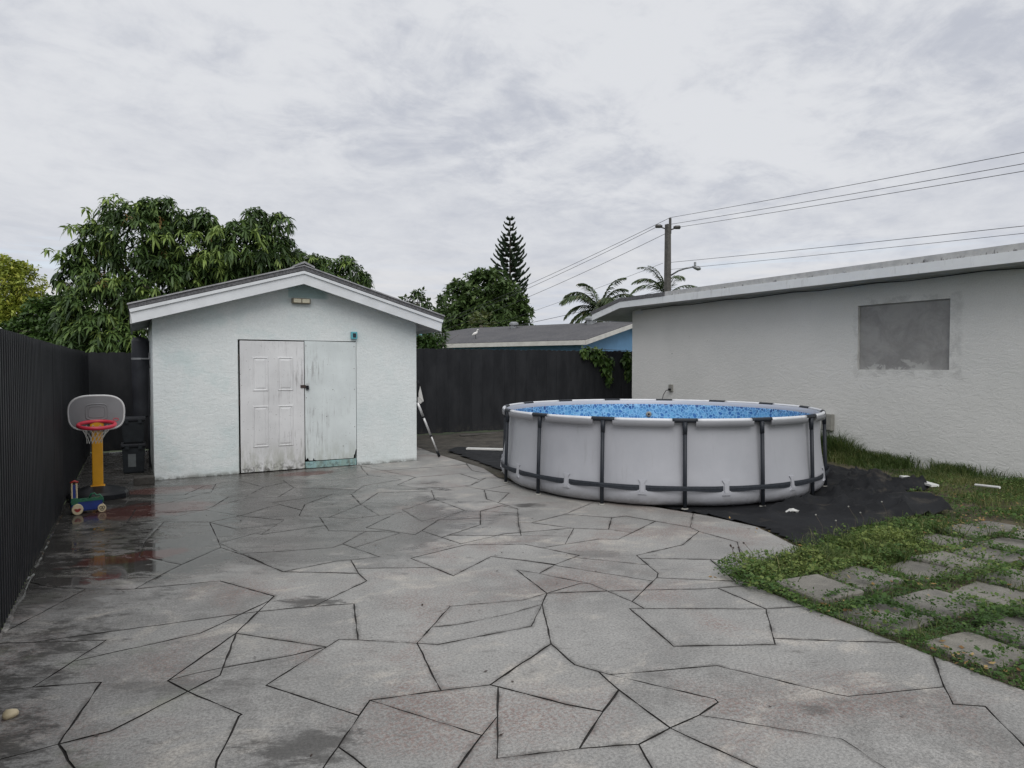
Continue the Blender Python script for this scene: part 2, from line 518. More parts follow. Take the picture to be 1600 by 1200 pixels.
def soil():
    m, g, b, P = mat('garden_soil')
    n = g.noise(P, 3.0, 7, 0.7)
    c = g.mix(g.ramp(n, 0.3, 0.7), (0.035, 0.028, 0.019), (0.095, 0.077, 0.048))
    k = g.ramp(g.noise(P, 1.2, 4, 0.6), 0.45, 0.62)
    c = g.mix(g.math('MULTIPLY', k, 0.6), c, (0.060, 0.070, 0.022))
    c = g.mix(g.ramp(g.sep(P)[1], 8.0, 9.5, 0.0, 0.9), c, g.mix(g.ramp(n, 0.3, 0.7), (0.030, 0.027, 0.024), (0.085, 0.078, 0.068)))
    sp = g.ramp(g.noise(P, 60, 3, 0.6), 0.60, 0.68)
    c = g.mix(g.math('MULTIPLY', sp, 0.55), c, (0.27, 0.22, 0.13))
    g.put(b.inputs['Base Color'], c)
    b.inputs['Roughness'].default_value = 0.9
    g.put(b.inputs['Normal'], g.bump(g.noise(P, 28, 5, 0.7), 0.8, 0.02))
    return m


M['soil'] = soil()


def paver_mat():
    m, g, b, P = mat('paver_concrete')
    oi = g.n.new('ShaderNodeObjectInfo')
    n = g.noise(P, 3.5, 7, 0.68, 0.4)
    c = g.mix(g.ramp(n, 0.3, 0.7), (0.125, 0.119, 0.106), (0.235, 0.223, 0.196))
    c = g.mix(g.math('MULTIPLY', oi.outputs['Random'], 0.5), c, (0.25, 0.235, 0.20))
    s = g.math('MULTIPLY', g.ramp(g.noise(P, 1.8, 6, 0.7), 0.5, 0.7), 0.55)
    c = g.mix(s, c, (0.085, 0.083, 0.075))
    f = g.ramp(g.noise(P, 130, 3, 0.7), 0.3, 0.7, 0.72, 1.2)
    c = g.mix(1.0, c, g.comb(f, f, f), 'MULTIPLY')
    g.put(b.inputs['Base Color'], c)
    b.inputs['Roughness'].default_value = 0.8
    g.put(b.inputs['Normal'], g.bump(g.noise(P, 60, 4, 0.7), 0.5, 0.006))
    return m


M['paver'] = paver_mat()


def leaf_mat(name, dark, mid_, light, trans=0.25, rough=0.45):
    m, g, b, P = mat(name)
    at = g.n.new('ShaderNodeAttribute')
    at.attribute_name = 'tint'
    t = at.outputs['Fac']
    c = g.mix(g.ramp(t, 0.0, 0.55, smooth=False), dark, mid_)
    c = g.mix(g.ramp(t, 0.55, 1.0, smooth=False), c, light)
    g.put(b.inputs['Base Color'], c)
    b.inputs['Roughness'].default_value = rough
    b.inputs['Specular IOR Level'].default_value = 0.35
    tr = g.n.new('ShaderNodeBsdfTranslucent')
    g.put(tr.inputs[0], c)
    mx = g.n.new('ShaderNodeMixShader')
    mx.inputs[0].default_value = trans
    g.l.new(b.outputs[0], mx.inputs[1])
    g.l.new(tr.outputs[0], mx.inputs[2])
    g.l.new(mx.outputs[0], g.n['Material Output'].inputs[0])
    return m


M['mango_leaf'] = leaf_mat('mango_leaf', (0.022, 0.044, 0.015), (0.088, 0.150, 0.042), (0.25, 0.34, 0.085), rough=0.5)
M['yellow_leaf'] = leaf_mat('yellow_leaf', (0.11, 0.16, 0.03), (0.31, 0.36, 0.052), (0.55, 0.54, 0.12))
M['hedge_leaf'] = leaf_mat('hedge_leaf', (0.026, 0.055, 0.014), (0.075, 0.14, 0.032), (0.17, 0.25, 0.06))
M['round_leaf'] = leaf_mat('round_leaf', (0.040, 0.072, 0.022), (0.105, 0.165, 0.052), (0.21, 0.28, 0.10))
M['pine_leaf'] = leaf_mat('pine_leaf', (0.024, 0.042, 0.026), (0.052, 0.080, 0.048), (0.09, 0.12, 0.066), 0.08)
M['palm_leaf'] = leaf_mat('palm_leaf', (0.034, 0.056, 0.024), (0.095, 0.135, 0.056), (0.25, 0.17, 0.10), 0.2, 0.6)
M['fan_leaf'] = leaf_mat('fan_leaf', (0.05, 0.075, 0.022), (0.12, 0.15, 0.045), (0.20, 0.21, 0.08), 0.2)
M['weed_leaf'] = leaf_mat('weed_leaf', (0.024, 0.056, 0.013), (0.072, 0.142, 0.032), (0.21, 0.26, 0.07), 0.3, 0.6)
M['grass_leaf'] = leaf_mat('grass_leaf', (0.030, 0.058, 0.015), (0.085, 0.135, 0.034), (0.30, 0.28, 0.12), 0.42, 0.55)
M['dry_leaf'] = leaf_mat('dry_leaf', (0.16, 0.085, 0.03), (0.32, 0.20, 0.075), (0.48, 0.36, 0.16), 0.1, 0.7)
M['bark'] = simple('bark', (0.075, 0.060, 0.048), 0.9, var=0.35, scale=14, bump=0.7)
M['palm_bark'] = simple('palm_bark', (0.16, 0.14, 0.115), 0.9, var=0.3, scale=14, bump=0.6)
M['pole_concrete'] = simple('pole_concrete', (0.095, 0.090, 0.083), 0.8, var=0.25, scale=5, bump=0.2)
M['pole_metal'] = simple('pole_metal', (0.30, 0.31, 0.32), 0.4, 0.6, var=0.15)
M['insulator'] = simple('insulator', (0.06, 0.058, 0.055), 0.5)
M['wire'] = simple('wire', (0.05, 0.05, 0.055), 0.6)
M['blue_wall'] = simple('blue_wall', (0.16, 0.33, 0.55), 0.7, var=0.06, scale=2)
M['cream_fascia'] = simple('cream_fascia', (0.60, 0.585, 0.55), 0.6, var=0.1, scale=4)
M['grey_wall'] = simple('grey_wall', (0.40, 0.39, 0.37), 0.8, var=0.1, scale=3)
M['glass_dark'] = simple('glass_dark', (0.02, 0.022, 0.025), 0.08)


def far_shingle():
    m, g, b, P = mat('far_shingle')
    n = g.noise(P, 1.2, 5, 0.6)
    f = g.noise(P, 16, 5, 0.75)
    c = g.mix(g.ramp(n, 0.3, 0.7), (0.072, 0.072, 0.078), (0.098, 0.096, 0.100))
    k = g.ramp(f, 0.3, 0.7, 0.65, 1.35)
    c = g.mix(1.0, c, g.comb(k, k, k), 'MULTIPLY')
    g.put(b.inputs['Base Color'], c)
    b.inputs['Roughness'].default_value = 0.9
    return m


M['far_shingle'] = far_shingle()
M['turquoise'] = simple('turquoise', (0.10, 0.36, 0.42), 0.5, var=0.12, scale=2)
M['hoop_yellow'] = simple('hoop_yellow', (0.62, 0.30, 0.010), 0.38, var=0.08, scale=4)
M['hoop_grey'] = simple('hoop_grey', (0.20, 0.20, 0.208), 0.45, var=0.06, scale=4)
M['hoop_edge'] = simple('hoop_edge', (0.55, 0.55, 0.55), 0.4, var=0.05)
M['hoop_red'] = simple('hoop_red', (0.55, 0.035, 0.065), 0.4, var=0.08)
M['net_white'] = simple('net_white', (0.46, 0.46, 0.43), 0.7)
M['toy_blue'] = simple('toy_blue', (0.008, 0.030, 0.19), 0.45, var=0.15)
M['toy_green'] = simple('toy_green', (0.015, 0.115, 0.06), 0.45, var=0.15)
M['toy_cream'] = simple('toy_cream', (0.58, 0.49, 0.32), 0.5, var=0.08)
M['toy_red'] = simple('toy_red', (0.33, 0.03, 0.025), 0.45, var=0.1)
M['tank_grey'] = simple('tank_grey', (0.030, 0.032, 0.038), 0.5, var=0.2, scale=4, spec=0.2)
M['crate_dark'] = simple('crate_dark', (0.020, 0.024, 0.028), 0.42, var=0.2, spec=0.3)
M['crate_label'] = simple('crate_label', (0.13, 0.145, 0.15), 0.6)
M['brick_dark'] = simple('brick_dark', (0.050, 0.046, 0.040), 0.85, var=0.35, scale=20, bump=0.5)
M['alu'] = simple('alu', (0.60, 0.60, 0.60), 0.38, 0.35, var=0.06)
M['mesh_white'] = simple('mesh_white', (0.70, 0.69, 0.66), 0.7, var=0.05)
M['white_pvc'] = simple('white_pvc', (0.70, 0.70, 0.68), 0.45, var=0.06)
M['box_grey'] = simple('box_grey', (0.27, 0.265, 0.24), 0.5, var=0.1)
M['lens'] = simple('lens', (0.62, 0.58, 0.44), 0.25, var=0.08, scale=60)
M['bronze'] = simple('bronze', (0.17, 0.15, 0.11), 0.45, var=0.15)
M['rust'] = simple('rust', (0.045, 0.03, 0.024), 0.7, var=0.4, scale=60)
M['bird_white'] = simple('bird_white', (0.72, 0.71, 0.68), 0.8, var=0.05)
M['lawn'] = simple('lawn', (0.055, 0.075, 0.026), 0.9, var=0.35, scale=1.5, bump=0.5)


# ------------------------------------------------------------------ mesh helpers
def tag(o, label=None, cat=None, group=None, kind=None):
    for k, v in (('label', label), ('category', cat), ('group', group), ('kind', kind)):
        if v:
            o[k] = v
    return o


def origin(o):
    v = Vector((0, 0, 0))
    while o is not None:
        v += o.location
        o = o.parent
    return v


def link(name, me, parent=None):
    o = bpy.data.objects.new(name, me)
    COL.objects.link(o)
    if parent is not None:
        o.parent = parent
    return o


def empty(name, loc, rz=0.0):
    o = link(name, None)
    o.empty_display_size = 0.2
    o.location = loc
    o.rotation_euler = (0, 0, rz)
    return o


def obj(name, bm, m, parent=None, local=False, smooth=False):
    """one mesh object; geometry given in world space is moved into the parent's space"""
    me = bpy.data.meshes.new(name)
    if parent is not None and not local:
        bmesh.ops.translate(bm, verts=bm.verts, vec=-origin(parent))
    bmesh.ops.recalc_face_normals(bm, faces=bm.faces)
    bm.to_mesh(me)
    bm.free()
    if smooth:
        me.polygons.foreach_set('use_smooth', [True] * len(me.polygons))
    me.materials.append(m)
    return link(name, me, parent)


def smooth_angle(o, ang=40):
    me = o.data
    bm = bmesh.new()
    bm.from_mesh(me)
    for f in bm.faces:
        f.smooth = True
    for e in bm.edges:
        if len(e.link_faces) == 2 and e.calc_face_angle(0) > R(ang):
            e.smooth = False
    bm.to_mesh(me)
    bm.free()
    return o


def bx(lo, hi, bev=0.0, bm=None, seg=2):
    bm = bm or bmesh.new()
    lo, hi = Vector(lo), Vector(hi)
    c, s = (lo + hi) / 2, hi - lo
    r = bmesh.ops.create_cube(bm, size=1, matrix=Matrix.Translation(c) @ Matrix.Diagonal((*s, 1)))
    if bev:
        es = list({e for v in r['verts'] for e in v.link_edges})
        bmesh.ops.bevel(bm, geom=es, offset=bev, segments=seg, profile=0.6, affect='EDGES')
    return bm


def prism(pts, fn0, fn1, bm=None):
    """outline pts; fn0/fn1 map an outline point to its two ends"""
    bm = bm or bmesh.new()
    a = [bm.verts.new(fn0(*p)) for p in pts]
    b = [bm.verts.new(fn1(*p)) for p in pts]
    n = len(pts)
    bm.faces.new(a)
    bm.faces.new(b[::-1])
    for i in range(n):
        bm.faces.new((a[i], b[i], b[(i + 1) % n], a[(i + 1) % n]))
    return bm


def tube(path, rad, n=8, bm=None, closed=False):
    bm = bm or bmesh.new()
    path = [Vector(p) for p in path]
    k = len(path)
    rads = rad if isinstance(rad, (list, tuple)) else [rad] * k
    rings = []
    ref = None
    for i, p in enumerate(path):
        if closed:
            t = (path[(i + 1) % k] - path[i - 1]).normalized()
        else:
            t = (path[min(i + 1, k - 1)] - path[max(i - 1, 0)]).normalized()
        if ref is None:
            ref = Vector((0, 0, 1)) if abs(t.z) < 0.9 else Vector((1, 0, 0))
        u = (ref - t * ref.dot(t)).normalized()
        w = t.cross(u)
        ref = u
        rings.append([bm.verts.new(p + (u * math.cos(2 * math.pi * j / n) + w * math.sin(2 * math.pi * j / n)) * rads[i]) for j in range(n)])
    for i in range(k if closed else k - 1):
        a, b = rings[i], rings[(i + 1) % k]
        for j in range(n):
            bm.faces.new((a[j], a[(j + 1) % n], b[(j + 1) % n], b[j]))
    if not closed:
        bm.faces.new(rings[0][::-1])
        bm.faces.new(rings[-1])
    return bm


def lathe(prof, n=32, c=(0, 0), bm=None, cap=True):
    bm = bm or bmesh.new()
    rings = []
    for r, z in prof:
        rings.append([bm.verts.new((c[0] + r * math.cos(2 * math.pi * j / n), c[1] + r * math.sin(2 * math.pi * j / n), z)) for j in range(n)])
    for a, b in zip(rings[:-1], rings[1:]):
        for j in range(n):
            bm.faces.new((a[j], a[(j + 1) % n], b[(j + 1) % n], b[j]))
    if cap:
        bm.faces.new(rings[0][::-1])
        bm.faces.new(rings[-1])
    return bm


def fast_mesh(name, verts, faces, m, tint=None, parent=None, smooth=False):
    """numpy arrays -> one mesh; faces is (n, k) with k = 3 or 4"""
    me = bpy.data.meshes.new(name)
    V, F = np.asarray(verts, np.float32), np.asarray(faces, np.int32)
    if parent is not None:
        V = V - np.array(origin(parent), np.float32)
    k = F.shape[1]
    me.vertices.add(len(V))
    me.vertices.foreach_set('co', V.ravel())
    me.loops.add(F.size)
    me.loops.foreach_set('vertex_index', F.ravel())
    me.polygons.add(len(F))
    me.polygons.foreach_set('loop_start', np.arange(0, F.size, k, dtype=np.int32))
    me.polygons.foreach_set('loop_total', np.full(len(F), k, np.int32))
    if smooth:
        me.polygons.foreach_set('use_smooth', np.ones(len(F), bool))
    me.update(calc_edges=True)
    me.validate()
    if tint is not None:
        a = me.attributes.new('tint', 'FLOAT', 'POINT')
        a.data.foreach_set('value', np.asarray(tint, np.float32))
    me.materials.append(m)
    return link(name, me, parent)


def unit(v):
    return v / np.maximum(np.linalg.norm(v, axis=-1, keepdims=True), 1e-9)


def rand_dirs(n):
    return unit(rng.normal(size=(n, 3)))


def leaves(P, D, L, W, droop=0.3, tint=0.5, roll=None, fine=False):
    """bent leaf blades: base, one or two pairs of side points, tip. returns verts, faces, tint"""
    n = len(P)
    L = np.broadcast_to(L, (n,)).astype(float)
    W = np.broadcast_to(W, (n,)).astype(float)
    D = unit(D)
    upv = np.tile(np.array([0, 0, 1.0]), (n, 1)) + (rng.normal(size=(n, 3)) * 0.35 if roll is None else roll)
    S = unit(np.cross(D, upv))
    dn = np.zeros((n, 3))
    dn[:, 2] = -1
    dr = np.broadcast_to(droop, (n,))

    def at_(t, k):
        return P + D * (L * t * (1 - .12 * t))[:, None] + dn * (L * dr * t * t)[:, None] + S * (W * k)[:, None]

    if fine:
        V = np.stack([P, at_(.28, -.42), at_(.28, .42), at_(.68, -.40), at_(.68, .40), at_(1.0, 0)], 1).reshape(-1, 3)
        b = (np.arange(n) * 6)[:, None]
        F = np.concatenate([b + [0, 2, 1], b + [1, 2, 4], b + [1, 4, 3], b + [3, 4, 5]], 1).reshape(-1, 3)
        return V, F, np.repeat(np.broadcast_to(tint, (n,)), 6)
    V = np.stack([P, at_(.45, -.5), at_(.45, .5), at_(1.0, 0)], 1).reshape(-1, 3)
    b = (np.arange(n) * 4)[:, None]
    F = np.concatenate([b + [0, 2, 1], b + [1, 2, 3]], 1).reshape(-1, 3)
    return V, F, np.repeat(np.broadcast_to(tint, (n,)), 4)


def join(parts):
    Vs, Fs, Ts, o = [], [], [], 0
    for V, F, T in parts:
        Vs.append(V)
        Fs.append(F + o)
        Ts.append(T)
        o += len(V)
    return np.concatenate(Vs), np.concatenate(Fs), np.concatenate(Ts)


def vnoise(x, y, scale, seed):
    """2-D value noise, numpy"""
    r = np.random.default_rng(seed)
    g_ = r.random((64, 64))
    x, y = np.asarray(x) * scale + 500, np.asarray(y) * scale + 500
    xi, yi = np.floor(x).astype(int), np.floor(y).astype(int)
    fx, fy = x - xi, y - yi
    fx, fy = fx * fx * (3 - 2 * fx), fy * fy * (3 - 2 * fy)
    a, b_ = g_[xi % 64, yi % 64], g_[(xi + 1) % 64, yi % 64]
    c, d = g_[xi % 64, (yi + 1) % 64], g_[(xi + 1) % 64, (yi + 1) % 64]
    return (a * (1 - fx) + b_ * fx) * (1 - fy) + (c * (1 - fx) + d * fx) * fy


def inside(x, y, poly):
    x, y = np.asarray(x), np.asarray(y)
    r = np.zeros(x.shape, bool)
    n = len(poly)
    for i in range(n):
        x1, y1 = poly[i]
        x2, y2 = poly[(i + 1) % n]
        c = ((y1 > y) != (y2 > y)) & (x < (x2 - x1) * (y - y1) / (y2 - y1 + 1e-12) + x1)
        r ^= c
    return r


# ------------------------------------------------------------------ ground, patio, garden bed
bm = bmesh.new()
bmesh.ops.create_circle(bm, cap_ends=True, segments=64, radius=900)
bmesh.ops.translate(bm, verts=bm.verts, vec=(0, 0, -0.09))
tag(obj('ground', bm, M['lawn']), kind='structure')

PATIO = [(-0.72, -1.5), (-0.72, 14.35), (4.95, 14.35), (4.85, 12.5), (4.75, 11.3), (4.72, 9.2), (4.55, 8.4), (4.6, 6.9), (5.05, 5.9), (5.3, 5.1), (5.36, 4.5),
         (5.05, 3.75), (3.93, 3.58), (3.86, 2.9), (3.80, 2.0), (3.78, 1.2), (3.75, -1.5)]
patio = obj('patio', prism(PATIO, lambda x, y: (x, y, -0.085), lambda x, y: (x, y, -0.0075)), M['joint'])
tag(patio, kind='structure')

SLABS = [
[[-0.3,3.357],[-0.112,3.366],[0.21,3.595],[0.129,3.767],[0.51,4.24],[0.682,4.545],[0.669,4.548],[0.583,4.558],[0.323,4.347],[-0.309,4.27],[-0.462,4.023],[-0.166,3.915]],
[[-0.3,3.357],[-0.495,3.344],[-0.7,3.336],[-0.7,1.15],[-0.124,0.934],[-0.032,1.394],[0.054,1.822],[0.068,1.887],[-0.229,3.123]],
[[-0.3,3.357],[-0.229,3.123],[0.068,1.887],[0.272,2.901],[0.351,3.093],[0.396,3.22],[0.41,3.232],[0.21,3.595],[-0.112,3.366]],
[[-0.3,3.357],[-0.166,3.915],[-0.462,4.023],[-0.594,4.051],[-0.7,4.061],[-0.7,3.336],[-0.495,3.344]],
[[0.781,2.55],[0.724,2.753],[0.632,2.634],[0.054,1.822],[-0.032,1.394],[0.878,2.179]],
[[0.781,2.55],[0.878,2.179],[1.099,2.369],[1.289,2.533],[0.961,3.067],[0.874,2.955],[0.724,2.753]],
[[0.878,2.179],[-0.032,1.394],[-0.124,0.934],[1.3,0.4],[1.345,0.395],[1.251,0.753]],
[[0.878,2.179],[1.251,0.753],[1.77,1.988],[1.834,2.144],[1.598,2.243],[1.266,2.352],[1.422,2.637],[1.289,2.533],[1.099,2.369]],
[[2.479,0.455],[3.237,1.334],[3.409,1.533],[3.455,1.583],[3.346,1.669],[3.489,1.783],[3.308,1.847],[2.985,1.961],[2.948,2.009],[2.685,2.51],[2.122,2.711],[2.406,2.261],[2.396,2.231],[2.23,2.189],[2.244,2.174],[2.268,2.149],[2.425,1.969],[2.619,1.745],[2.579,1.529],[2.4,0.76]],
[[2.479,0.455],[2.4,0.76],[2.131,1.8],[2.039,2.174],[1.834,2.144],[1.77,1.988],[1.251,0.753],[1.345,0.395],[2.525,0.275]],
[[2.479,0.455],[2.525,0.275],[3.75,0.15],[3.78,1.2],[3.812,2.008],[3.489,1.783],[3.346,1.669],[3.455,1.583],[3.409,1.533],[3.237,1.334]],
[[3.494,8.947],[3.046,8.474],[3.299,7.897],[3.807,7.967],[3.907,7.985],[4.185,8.301],[4.175,8.918]],
[[3.494,8.947],[3.341,9.485],[3.284,9.727],[3.127,10.389],[3.048,10.04],[2.954,9.43],[3.208,8.94],[3.236,8.84],[2.652,8.66],[2.932,8.175],[3.105,8.076],[3.299,7.897],[3.046,8.474]],
[[3.494,8.947],[4.175,8.918],[4.522,8.767],[4.461,9.088],[4.667,9.699],[3.284,9.727],[3.341,9.485]],
[[3.023,5.096],[3.098,4.918],[3.336,4.913],[3.538,5.133],[3.149,5.367],[2.955,5.483],[2.532,5.385],[2.044,5.323],[1.772,5.351],[1.534,5.387],[1.502,5.144],[2.041,4.864],[1.978,5.19],[2.552,5.341]],
[[3.023,5.096],[2.552,5.341],[1.978,5.19],[2.041,4.864],[2.094,4.59],[2.582,4.903],[2.772,4.667],[2.797,4.627],[2.934,4.45],[3.173,4.537],[3.246,4.564],[3.098,4.918]],
[[3.098,4.918],[3.246,4.564],[3.173,4.537],[3.568,4.073],[3.634,4.245],[3.665,4.326],[4.238,4.38],[4.721,4.66],[4.766,4.819],[4.643,5.185],[4.135,4.942],[3.864,4.813],[3.702,4.905],[3.336,4.913]],
[[3.101,10.5],[0.23,10.5],[0.23,11.6],[-0.7,11.6],[-0.7,10.645],[-0.073,9.787],[-0.066,9.318],[0.522,9.122],[0.796,9.684],[0.945,9.765],[1.252,9.893],[1.461,9.186],[1.79,9.431],[1.786,9.582],[2.582,9.211],[2.954,9.43],[3.048,10.04],[3.127,10.389]],
[[3.101,10.5],[3.127,10.389],[3.284,9.727],[4.667,9.699],[4.729,9.834],[4.75,11.3],[4.85,12.5],[5.0,14.3],[4.12,14.3],[4.12,10.5]],
[[1.607,5.91],[1.66,5.731],[2.15,6.001],[2.189,6.024],[2.168,6.073],[1.929,6.25]],
[[1.607,5.91],[1.498,5.833],[0.779,6.018],[0.799,5.944],[0.801,5.936],[0.837,5.847],[0.917,5.547],[0.985,5.338],[1.423,5.412],[1.534,5.387],[1.772,5.351],[1.66,5.731]],
[[1.607,5.91],[1.929,6.25],[1.621,6.452],[1.643,6.678],[1.03,6.626],[0.994,6.703],[0.651,6.485],[0.779,6.018],[1.498,5.833]],
[[0.78,4.718],[0.682,4.545],[1.021,4.464],[1.485,4.799],[1.484,5.007],[0.985,5.338],[0.917,5.547],[0.85,5.748],[0.801,5.936],[0.645,6.327],[0.311,5.93],[0.141,5.69],[-0.015,5.446],[0.535,5.336],[0.825,4.797]],
[[0.78,4.718],[0.583,4.558],[0.669,4.548],[0.682,4.545]],
[[0.78,4.718],[0.825,4.797],[0.535,5.336],[-0.015,5.446],[-0.045,5.452],[-0.32,5.623],[-0.503,5.288],[-0.7,4.941],[-0.7,4.762],[-0.693,4.758],[-0.531,4.681],[0.583,4.558]],
[[0.682,4.545],[0.51,4.24],[0.607,4.134],[0.935,3.777],[1.022,3.849],[1.116,3.785],[1.266,4.38],[1.021,4.464]],
[[0.985,5.338],[1.484,5.007],[1.502,5.144],[1.534,5.387],[1.423,5.412]],
[[1.929,6.25],[2.168,6.073],[2.145,6.127],[2.095,6.208],[1.971,6.386],[2.415,6.818],[2.308,6.836],[2.257,6.845],[1.968,6.831],[1.766,7.009],[1.683,7.082],[1.643,6.678],[1.621,6.452]],
[[2.168,6.073],[2.189,6.024],[2.15,6.001],[1.66,5.731],[1.772,5.351],[2.044,5.323],[2.532,5.385],[2.471,5.677],[2.404,5.999],[2.289,5.891],[2.145,6.127]],
[[3.653,7.048],[3.901,7.589],[3.807,7.967],[3.299,7.897],[3.278,7.836],[3.112,7.356],[3.156,6.617],[3.294,6.503],[3.628,6.63],[3.708,6.397],[3.675,6.791]],
[[3.653,7.048],[3.675,6.791],[4.076,7.252],[4.022,7.315],[3.901,7.589]],
[[3.675,6.791],[3.708,6.397],[3.598,6.204],[3.395,5.847],[3.495,5.757],[4.011,5.91],[4.841,6.365],[4.6,6.9],[4.527,7.821],[3.901,7.589],[4.022,7.315],[4.076,7.252]],
[[2.039,2.174],[2.131,1.8],[2.4,0.76],[2.579,1.529],[2.619,1.745],[2.425,1.969],[2.244,2.174],[2.23,2.189]],
[[2.039,2.174],[2.061,2.559],[1.866,2.433],[1.598,2.243],[1.834,2.144]],
[[2.039,2.174],[2.23,2.189],[2.396,2.231],[2.406,2.261],[2.122,2.711],[2.093,2.768],[2.061,2.559]],
[[2.89,3.936],[2.833,3.968],[2.505,3.912],[2.904,3.737]],
[[2.89,3.936],[2.747,4.196],[2.694,4.32],[2.586,4.479],[2.505,3.912],[2.833,3.968]],
[[2.89,3.936],[2.904,3.737],[3.081,3.659],[3.144,3.628],[3.336,3.746],[2.912,4.438],[2.694,4.32],[2.747,4.196]],
[[2.904,3.737],[2.505,3.912],[2.36,3.746],[2.066,3.182],[2.031,2.893],[2.093,2.768],[2.122,2.711],[2.685,2.51],[2.948,2.009],[2.985,1.961],[3.308,1.847],[3.489,1.783],[3.812,2.008],[3.822,2.205],[3.52,2.404],[3.246,2.604],[3.182,2.541],[3.145,2.56],[2.936,2.665],[2.868,2.702],[2.656,2.81],[2.821,3.394],[2.904,3.346],[2.92,3.491]],
[[2.904,3.737],[2.92,3.491],[3.144,3.628],[3.081,3.659]],
[[4.522,8.767],[4.175,8.918],[4.185,8.301],[4.332,8.385],[4.49,8.296],[4.621,8.811]],
[[4.522,8.767],[4.621,8.811],[4.72,9.2],[4.729,9.834],[4.667,9.699],[4.461,9.088]],
[[0.945,9.765],[0.796,9.684],[0.522,9.122],[0.83,9.163]],
[[0.945,9.765],[0.83,9.163],[0.315,8.678],[0.988,8.732],[1.155,8.624],[1.461,9.186],[1.252,9.893]],
[[1.484,5.007],[1.485,4.799],[1.021,4.464],[1.266,4.38],[1.116,3.785],[1.398,3.571],[1.562,3.749],[1.808,4.017],[2.282,3.878],[2.505,3.912],[2.586,4.479],[2.694,4.32],[2.912,4.438],[2.797,4.627],[2.582,4.903],[2.094,4.59],[2.041,4.864],[1.502,5.144]],
[[0.323,4.347],[0.583,4.558],[-0.531,4.681],[-0.163,4.506],[-0.309,4.27]],
[[2.92,3.491],[2.904,3.346],[3.597,2.946],[3.634,3.398],[3.578,3.415],[3.144,3.628]],
[[0.396,3.22],[0.351,3.093],[0.272,2.901],[0.068,1.887],[0.054,1.822],[0.632,2.634],[0.724,2.753],[0.874,2.955],[0.75,3.154],[0.554,3.47],[0.935,3.777],[0.739,3.762],[0.389,3.786],[0.366,3.701],[0.21,3.595],[0.41,3.232]],
[[5.249,5.263],[5.05,5.9],[4.841,6.365],[4.011,5.91],[4.352,5.534],[4.532,5.515],[4.643,5.185],[4.766,4.819]],
[[5.249,5.263],[4.766,4.819],[4.721,4.66],[4.742,4.207],[4.317,3.77],[4.119,3.934],[3.934,3.581],[5.05,3.75],[5.36,4.5],[5.3,5.1]],
[[3.246,2.604],[3.597,2.946],[2.904,3.346],[2.821,3.394],[2.656,2.81],[2.868,2.702],[3.145,2.56],[3.182,2.541]],
[[3.246,2.604],[3.52,2.404],[3.822,2.205],[3.857,2.853],[3.597,2.946]],
[[3.934,3.581],[4.119,3.934],[3.634,4.245],[3.568,4.073],[3.49,3.868],[3.408,3.79],[3.861,3.443],[3.929,3.572]],
[[0.988,8.732],[0.75,8.189],[1.213,8.557],[1.446,8.438],[1.155,8.624]],
[[0.988,8.732],[0.315,8.678],[0.003,8.57],[-0.058,7.991],[0.137,8.144],[0.668,8.051],[0.75,8.189]],
[[0.315,8.678],[0.83,9.163],[0.522,9.122],[-0.066,9.318],[-0.7,9.576],[-0.7,8.326],[0.003,8.57]],
[[4.332,8.385],[3.907,7.985],[3.807,7.967],[3.901,7.589],[4.527,7.821],[4.49,8.296]],
[[4.332,8.385],[4.185,8.301],[3.907,7.985]],
[[2.954,9.43],[2.582,9.211],[1.786,9.582],[1.79,9.431],[1.802,8.959],[2.483,8.394],[2.652,8.66],[3.236,8.84],[3.208,8.94]],
[[0.003,8.57],[-0.7,8.326],[-0.7,7.435],[-0.18,7.538],[-0.092,7.677],[-0.058,7.991]],
[[3.853,3.332],[3.903,3.314],[3.912,3.404],[3.861,3.443],[3.408,3.79],[3.336,3.746],[3.144,3.628],[3.578,3.415],[3.634,3.398]],
[[3.853,3.332],[3.634,3.398],[3.597,2.946],[3.857,2.853],[3.86,2.9],[3.903,3.314]],
[[2.483,8.394],[2.327,8.147],[2.253,7.495],[2.658,8.09],[3.278,7.836],[3.299,7.897],[2.932,8.175],[2.652,8.66]],
[[2.483,8.394],[1.802,8.959],[1.492,8.399],[2.127,8.26],[2.327,8.147]],
[[1.802,8.959],[1.79,9.431],[1.461,9.186],[1.155,8.624],[1.446,8.438],[1.213,8.557],[1.492,8.399]],
[[-0.015,5.446],[0.141,5.69],[0.311,5.93],[0.018,6.376],[0.079,6.926],[-0.7,6.813],[-0.7,6.012],[-0.549,5.808],[-0.32,5.623],[-0.045,5.452]],
[[1.709,3.708],[2.104,3.705],[2.36,3.746],[2.505,3.912],[2.282,3.878],[1.808,4.017],[1.562,3.749]],
[[1.709,3.708],[1.562,3.749],[1.398,3.571],[1.496,3.493],[2.1,3.46],[2.36,3.746],[2.104,3.705]],
[[1.595,7.52],[1.444,7.938],[1.307,7.873],[0.963,7.556],[1.053,7.453],[1.313,7.33],[1.507,7.237]],
[[1.595,7.52],[1.693,7.813],[2.127,8.26],[2.111,8.257],[1.444,7.938]],
[[1.595,7.52],[1.507,7.237],[1.683,7.082],[1.766,7.009],[2.253,7.495],[2.327,8.147],[2.127,8.26],[1.693,7.813]],
[[1.213,8.557],[0.75,8.189],[0.668,8.051],[0.963,7.556],[1.307,7.873],[1.444,7.938],[1.421,7.999],[1.384,8.102],[2.111,8.257],[2.127,8.26],[1.492,8.399]],
[[3.738,5.351],[3.727,5.369],[3.203,5.473],[3.149,5.367],[3.538,5.133]],
[[3.738,5.351],[3.538,5.133],[3.336,4.913],[3.702,4.905],[3.864,4.813],[4.135,4.942],[4.007,5.147]],
